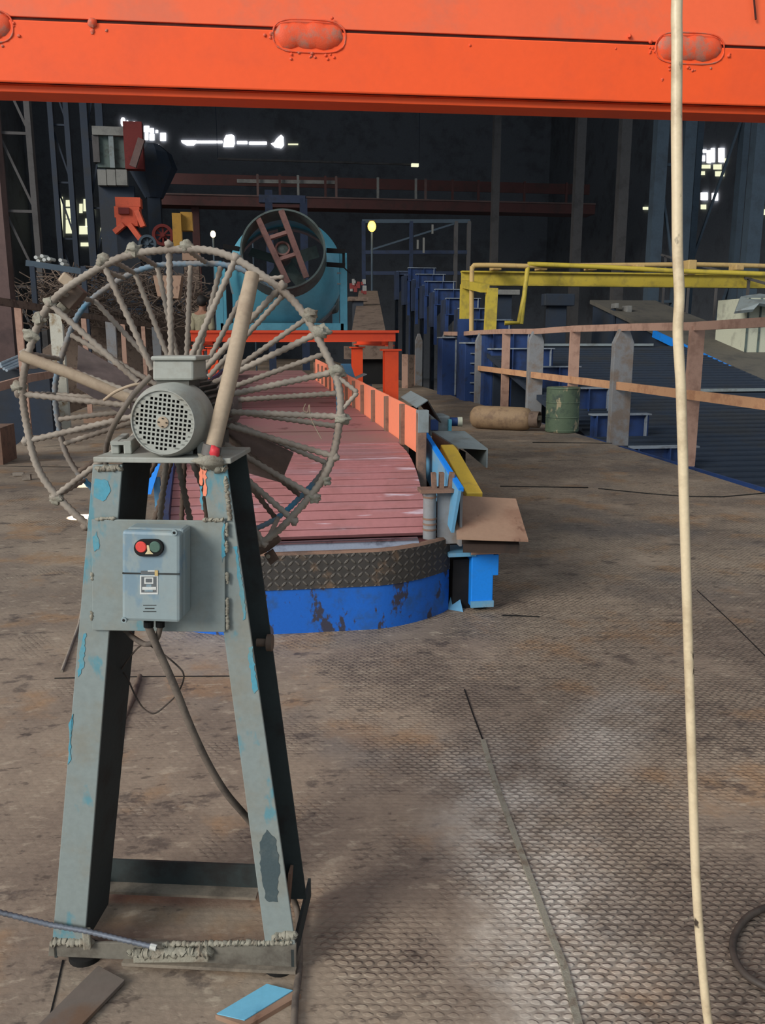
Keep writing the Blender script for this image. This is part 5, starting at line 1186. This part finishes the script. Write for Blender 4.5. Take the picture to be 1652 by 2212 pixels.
# control cabin
cb_ = thing('control_cabin', 'grey control cabin with a red end panel high on the left', 'cabin', AD(240, 400, 33))
BX('upper_panel', 200, 273, 271, 292, 33, .4, 'far_pale', cb_); BX('side_panel', 202, 292, 212, 350, 33, .4, 'col_grey', cb_); BX('window_band', 212, 292, 271, 362, 33.2, .3, 'teal_dark', cb_); BX('mullion', 238, 292, 244, 362, 33.05, .1, 'greysheet', cb_); BX('red_panel', 271, 262, 305, 365, 33, .4, 'far_red', cb_)
for x0, x1 in ((212, 228), (232, 248), (252, 273)): BX('lower_panel', x0, 366, x1, 400, 33, .3, 'far_pale', cb_)
m = MB(); p, q = AD(287, 360, 32.8), AD(306, 300, 32.8); m.beam(p, q, .12, .25); m.build('brace', M['col_brown'], cb_)
m = MB(); p = AD(250, 400, 33.3); m.box((p.x, p.y+.2, (p.z-1.5)/2), (1.3, .3, p.z+1.5)); m.build('support', M['bed'], cb_)
hp_ = MB(); p = AD(330, 365, 35); hp_.lathe([(.35, -1.1), (.95, .0), (.75, .55), (.3, .9)], Matrix.Translation(p), 10); tow = thing('dark_hopper', 'dark hopper beside the red cabin panel', 'hopper', V((p.x, p.y, -1.5))); hp_.build('hopper_body', M['bed'], tow); m = MB(); m.box((p.x, p.y, (p.z-1.1-1.5)/2), (.5, .5, p.z-1.1+1.5)); m.build('hopper_stand', M['bed'], tow)
# orange machine, wheels, yellow pillar
om = thing('orange_machine', 'orange machine with splayed feet in the dark left background', 'machine', AD(282, 520, 28))
BX('machine_head', 250, 426, 302, 446, 28, .5, 'machine_orange', om); BX('machine_body', 248, 446, 300, 470, 28, .5, 'machine_orange', om); BX('port', 256, 448, 278, 462, 27.9, .1, 'far_red', om); BX('machine_base', 252, 468, 296, 488, 28, .5, 'machine_orange', om)
for x0, y0, x1, y1 in ((268, 485, 248, 502), (280, 485, 304, 517), (296, 455, 310, 490)):
    m = MB(); m.beam(AD(x0, y0, 28), AD(x1, y1, 28), .2, .16); m.build('strut', M['machine_orange'], om)
m = MB(); p = AD(275, 490, 28.2); m.box((p.x, p.y+.2, (p.z-1.5)/2), (.7, .4, p.z+1.5)); m.build('plinth', M['bed'], om)
def wheel(px, py, D, r, mat, lab):
    p = AD(px, py, D); t = thing('wheel', lab, 'wheel', V((p.x, p.y, -1.5))); MM = Matrix.Translation(p) @ Matrix.Rotation(math.pi/2, 4, 'X')
    m = MB(); m.lathe([(r*.72, -.1), (r, -.1), (r, .1), (r*.72, .1), (r*.72, -.1)], MM, 28, cap=False); m.build('rim', M[mat], t, smooth=40)
    m = MB(); m.lathe([(r*.2, -.12), (r*.2, .12)], MM, 14); m.build('hub', M[mat], t)
    for k in range(4):
        a = math.pi*k/4; d = V((math.cos(a), 0, math.sin(a))); m = MB(); m.beam(p-d*r*.75, p+d*r*.75, .06, .06); m.build('spoke', M[mat], t)
    m = MB(); m.box((p.x, p.y+.18, (p.z-1.5)/2), (.16, .14, p.z+1.5)); m.build('stand', M['bed'], t)
wheel(319, 527, 27, .27, 'col_blue', 'slate blue wheel in the background below the orange machine')
wheel(352, 508, 30, .36, 'far_red', 'dark red wheel in the background left of the yellow pillar')
yp = thing('yellow_pillar', 'amber yellow twin pillar in the dark left background', 'pillar', AD(393, 545, 26))
BX('left_face', 375, 460, 390, 545, 26, .3, 'far_yellow', yp); BX('right_face', 391, 458, 414, 498, 26.2, .3, 'far_yellow', yp)
m = MB(); p = AD(383, 545, 26); m.box((p.x, p.y+.2, (p.z-1.5)/2), (.3, .3, p.z+1.5)); m.build('foot', M['bed'], yp)
bx = thing('brown_crate', 'light brown crate behind the top of the fan guard', 'crate', AD(412, 560, 24)); BX('crate_body', 394, 536, 430, 562, 24, .5, 'brownplate', bx)
m = MB(); p = AD(412, 562, 24); m.box((p.x, p.y+.3, (p.z)/2), (.4, .4, p.z)); m.build('crate_stand', M['rebar_dark'], bx)
# lamps
def lampth(px, py, D, r, mat, lab):
    p = AD(px, py, D); t = thing('work_lamp', lab, 'lamp', V((p.x, p.y, 0)))
    m = MB(); m.ball(p, r, (1, 1, 1.25), 0, 12, 8); m.build('bulb', M[mat], t, smooth=80)
    m = MB(); m.tube([p-Z*r*1.2, V((p.x, p.y, 0))], .03, 8); m.build('stem', M['col_blue'], t)
    m = MB(); m.lathe([(r*.2, r*1.5), (r*.9, r*1.25), (r*.85, r*1.2)], Matrix.Translation(p), 14); m.build('hood', M['bed'], t)
    return p
lp1 = lampth(803, 489, 26, .125, 'lamp', 'glowing amber lamp to the right of the blower'); lp2 = lampth(460, 506, 28, .085, 'lamp_w', 'small white-orange glowing lamp to the left of the blower'); lampth(546, 518, 32, .05, 'lamp', 'tiny orange lamp seen inside the blower ring')
# blue gate frame behind the lamp
gt = thing('blue_gantry', 'dark blue pipe gantry behind the amber lamp', 'gantry', AD(900, 640, 30))
for px in (785, 888, 985, 1013):
    m = MB(); p = AD(px, 478, 30); m.box((p.x, p.y, p.z/2), (.12, .12, p.z)); m.build('post', M['bedblue2'] if px < 900 else M['col_grey'], gt)
for y in (478, 545, 590):
    m = MB(); m.beam(AD(782, y, 30), AD(1015, y, 30), .1, .12); m.build('bar', M['col_blue'] if y < 500 else M['bedblue2'], gt)
m = MB(); m.beam(AD(800, 540, 30), AD(985, 482, 30), .06, .06); m.build('diagonal', M['col_blue'], gt)
for px, py, h_ in ((934, 495, .3), (902, 528, .3), (915, 530, .5)):
    m = MB(); p = AD(px, py, 29.5); m.box(p, (.06, .05, h_)); single('hanging_tag', m, M['far_pale'], f"small pale tag {['at the top', 'at the lower left', 'at the lower middle'][[934, 902, 915].index(px)]} of the blue gantry", 'tag')
bt = thing('blue_tower', 'dim blue steel tower rising behind the top of the blower', 'tower', AD(610, 560, 36))
for px in (580, 655):
    m = MB(); p = AD(px, 430, 36); m.box((p.x, p.y, p.z/2-.7), (.3, .3, p.z+1.4)); m.build('leg', M['bedblue2'], bt)
m = MB(); m.beam(AD(560, 430, 36), AD(660, 432, 36), .3, .3); m.build('head_beam', M['bedblue2'], bt)
BX('top_box', 572, 410, 588, 432, 36, .4, 'bedblue2', bt)
# long dark mill line and grey tables behind the blower
ml = thing('roller_table', 'dusty brown roller table continuing behind the blower on the right', 'roller table', AD(790, 720, 14))
a = AD(775, 628, 22); b = AD(815, 628, 22); c = AD(832, 712, 12.5); d_ = AD(760, 712, 12.5)
m = MB(); m.hexa([d_, c, b, a], [p-Z*.5 for p in (d_, c, b, a)]); m.build('table_top', M['rebar_dark'], ml)
for p in (c, b):
    m = MB(); m.box((p.x-.3, p.y+.1, (p.z-.5)/2), (.2, .2, p.z-.5)); m.build('table_leg', M['bed'], ml)
m = MB(); random.seed(4)
red = thing('red_valve_cluster', 'cluster of small dull red fittings on the table right of the blower', 'fittings', AD(770, 640, 17))
for k in range(14):
    p = AD(random.uniform(757, 790), random.uniform(606, 636), 17); m = MB(); m.box(p, (random.uniform(.03, .08), .08, random.uniform(.04, .12))); m.build('fitting', M['far_red' if k % 3 else 'far_pale'], red)
m = MB(); m.box(AD(774, 640, 17)+V((0, .1, -.05)), (.38, .3, .08)); m.build('fitting_tray', M['rebar_dark'], red)
m = MB(); q = AD(774, 645, 17); m.box((q.x, q.y+.1, (q.z-.05)/2), (.2, .2, q.z-.05)); m.build('tray_stand', M['bed'], red)
dk = thing('low_wall_panel', 'grey-brown panel under the orange platform beyond the side panels', 'panel', AD(800, 800, 12))
BX('panel_face', 745, 748, 850, 776, 11.6, .2, 'rebar_dark', dk); BX('panel_recess', 770, 776, 835, 830, 11.7, .3, 'black', dk); BX('panel_foot', 838, 776, 850, 840, 11.6, .2, 'greypost', dk)
# low posts along the floor far right of the platform leg
for k, (px, yt_, yb2) in enumerate(((874, 765, 838), (888, 766, 835), (898, 767, 832))):
    a = G(px, yb2); p = AD(px, yt_, (a-EYE).dot(F0)); m = MB(); m.box((a.x, a.y, p.z/2), (.14, .14, p.z)); single('stub_post', m, M['rail' if k != 1 else 'rebar_dark'], f"{['left', 'middle', 'right'][k]} short brown post right of the orange platform leg", 'post', group='short posts by the platform')
# people-sized clutter beyond the cooling bed
for k, (px, py, w, h_, mt, nm, lab, cat) in enumerate(((1328, 661, .10, .13, 'far_pale', 'white_bucket', 'small white bucket in the dark beyond the yellow girder', 'bucket'), (1354, 668, .15, .17, 'far_pale', 'pale_sack', 'pale sack beyond the yellow girder, right of the white bucket', 'sack'), (1205, 648, .8, .3, 'bed', 'scrap_box', 'dim brown box under the yellow girder', 'box'), (1085, 632, .85, .13, 'far_pale', 'pale_beam', 'short pale beam end under the left part of the yellow girder', 'beam'))):
    p = AD(px, py, 22); t = thing(nm, lab, cat, V((p.x, p.y, -1.5))); m = MB(); m.box(p, (w, .3, h_)); m.build('item', M[mt], t, bevel=.02); m = MB(); m.box((p.x, p.y+.1, (p.z-h_/2-1.5)/2), (w*.6, .2, p.z-h_/2+1.5)); m.build('support', M['bed'], t)
# left workbench with bright bar ends
wb = thing('bar_rack', 'dark rack in the left background with a sloping grey rail', 'rack', AD(150, 620, 18))
m = MB(); m.beam(AD(57, 568, 18), AD(200, 590, 18), .08, .12); m.build('rack_rail', M['col_blue'], wb)
for px in (70, 180): 
    p = AD(px, 575, 18); m = MB(); m.box((p.x, p.y, (p.z-1.5)/2), (.1, .1, p.z+1.5)); m.build('rack_leg', M['bed'], wb)
random.seed(3)
for k, (px, py) in enumerate(((77, 556), (90, 553), (95, 561), (105, 559), (82, 564), (130, 562), (134, 570), (128, 578))):
    m = MB(); p = AD(px, py, 18); m.tube([p, p+V((.0, .5, .02))], .038, 10); o = m.build('bar_end', M['label_white'], wb, label='bright round bar end')
# ------------------------------------------------------------------ daylight gaps in the far walls (openings that show the sky)
wn = 0
def gap(px_poly, D, mat='sky_gap'):
    global wn; wn += 1
    right = px_poly[0][0] > 1380
    m = MB(); m.prism([AX(x, y, 20.78) if right else AY(x, y, 60.75) for x, y in px_poly], V((.05, 0, 0)) if right else V((0, .05, 0))); o = m.build(f'window_{wn}', M[mat]); o['kind'] = 'structure'
DB = 56
def R_(x0, y0, x1, y1): return [(x0, y1), (x1, y1), (x1, y0), (x0, y0)]
for r in (R_(261, 254, 270, 272), R_(272, 260, 278, 271), R_(285, 262, 294, 273)): gap([(r[0][0]+2, r[0][1]), (r[1][0]-2, r[1][1]), r[1][:1]+(r[1][1]-4,), (r[2][0], r[2][1]+4), (r[2][0]-2, r[2][1]), (r[3][0]+2, r[3][1]), (r[3][0], r[3][1]+4), (r[0][0], r[0][1]-4)], DB)
for r in (R_(311, 272, 322, 285), R_(324, 277, 332, 287), R_(313, 287, 320, 302), R_(323, 289, 333, 303), R_(346, 287, 358, 304), R_(338, 312, 343, 321), R_(336, 281, 341, 287)): gap(r, DB)
gap([(391, 303), (424, 303), (424, 308), (418, 314), (404, 314), (393, 308)], DB); gap(R_(424, 304, 480, 309), DB); gap([(482, 317), (504, 317), (507, 310), (506, 294), (500, 290), (488, 292), (484, 300)], DB)
gap(R_(512, 305, 534, 311), DB); gap(R_(538, 306, 576, 312), DB); gap([(585, 310), (594, 318), (608, 320), (613, 314), (612, 296), (607, 291), (597, 300), (592, 308)], DB); gap(R_(622, 310, 644, 313), DB, 'sky_yellow')
# left lit bays with lattice
for r in (R_(129, 425, 135, 512), R_(142, 432, 162, 446), R_(142, 450, 162, 472), R_(142, 474, 162, 504), R_(171, 440, 178, 460), R_(180, 430, 190, 456), R_(171, 488, 192, 506), R_(184, 472, 191, 490), R_(199, 448, 204, 466), R_(217, 492, 226, 515), R_(199, 516, 204, 535), R_(228, 438, 233, 457), R_(174, 524, 192, 532)): gap(r, 50, 'sky_yellow')
for r in (R_(1499, 254, 1508, 285),): gap(r, DB)
for r in (R_(1513, 323, 1523, 329), R_(1526, 325, 1533, 352), R_(1535, 320, 1541, 350), R_(1551, 320, 1562, 350), R_(1512, 336, 1520, 348)): gap(r, DB)
for r in (R_(1514, 356, 1532, 364), R_(1540, 355, 1556, 366), R_(1544, 370, 1562, 381), R_(1496, 348, 1499, 364), R_(1511, 370, 1520, 378), R_(1564, 342, 1569, 352)): gap(r, DB, 'sky_yellow')
for r in (R_(1513, 416, 1526, 432), R_(1537, 417, 1548, 433)): gap(r, DB)
for r in (R_(1513, 442, 1523, 452), R_(1620, 452, 1652, 464), R_(1388, 447, 1398, 453)): gap(r, DB, 'sky_yellow')
# ================================================================== LIGHT
def aim(o, tgt): o.rotation_euler = (V(tgt)-o.location).to_track_quat('-Z', 'Y').to_euler()
s = bpy.data.lights.new('daylight_sun', 'SUN'); s.energy = SUN_E; s.angle = math.radians(26); s.color = (1, .95, .88)
so = bpy.data.objects.new('daylight_sun', s); C.objects.link(so); so.rotation_euler = V((.78, .56, -.46)).to_track_quat('-Z', 'Y').to_euler()
# shafts of sunlight falling through roof gaps on the floor behind the stand's left leg
for (px, py, r, e) in ((178, 1117, .045, 16000), (185, 1048, .05, 7000)):
    l = bpy.data.lights.new('sun_shaft', 'SPOT'); l.energy = e; l.spot_size = math.radians(2.0 if py > 1080 else 2.4); l.spot_blend = .25; l.shadow_soft_size = .01; l.color = (1, .93, .82)
    o = bpy.data.objects.new('sun_shaft', l); C.objects.link(o); t = G(px, py); o.location = t+V((-.8, 1.2, 6.0)); aim(o, t)
for p, e in ((lp1, 18), (lp2, 10)):
    l = bpy.data.lights.new('lamp_light', 'POINT'); l.energy = e; l.shadow_soft_size = .2; l.color = (1, .7, .3)
    o = bpy.data.objects.new('lamp_light', l); C.objects.link(o); o.location = p-V((0, .4, 0))
w = bpy.data.worlds.new('sky'); bpy.context.scene.world = w; w.use_nodes = True
bg = w.node_tree.nodes['Background']; bg.inputs[0].default_value = (.80, .90, 1.0, 1); bg.inputs[1].default_value = SKY_E
# ================================================================== CAMERA
cd = bpy.data.cameras.new('camera'); co = bpy.data.objects.new('camera', cd); C.objects.link(co)
cd.sensor_fit = 'VERTICAL'; cd.sensor_height = 24; cd.lens = 24*FPX/2212; cd.clip_start = .05; cd.clip_end = 200
co.location = EYE; co.rotation_euler = Matrix([[R0.x, UP.x, -FW.x], [R0.y, UP.y, -FW.y], [R0.z, UP.z, -FW.z]]).to_euler()
sc_ = bpy.context.scene; sc_.camera = co
vs_ = sc_.view_settings; vs_.view_transform = 'Standard'; vs_.look = 'None'; vs_.gamma = 1; vs_.exposure = EXPO; vs_.use_curve_mapping = False
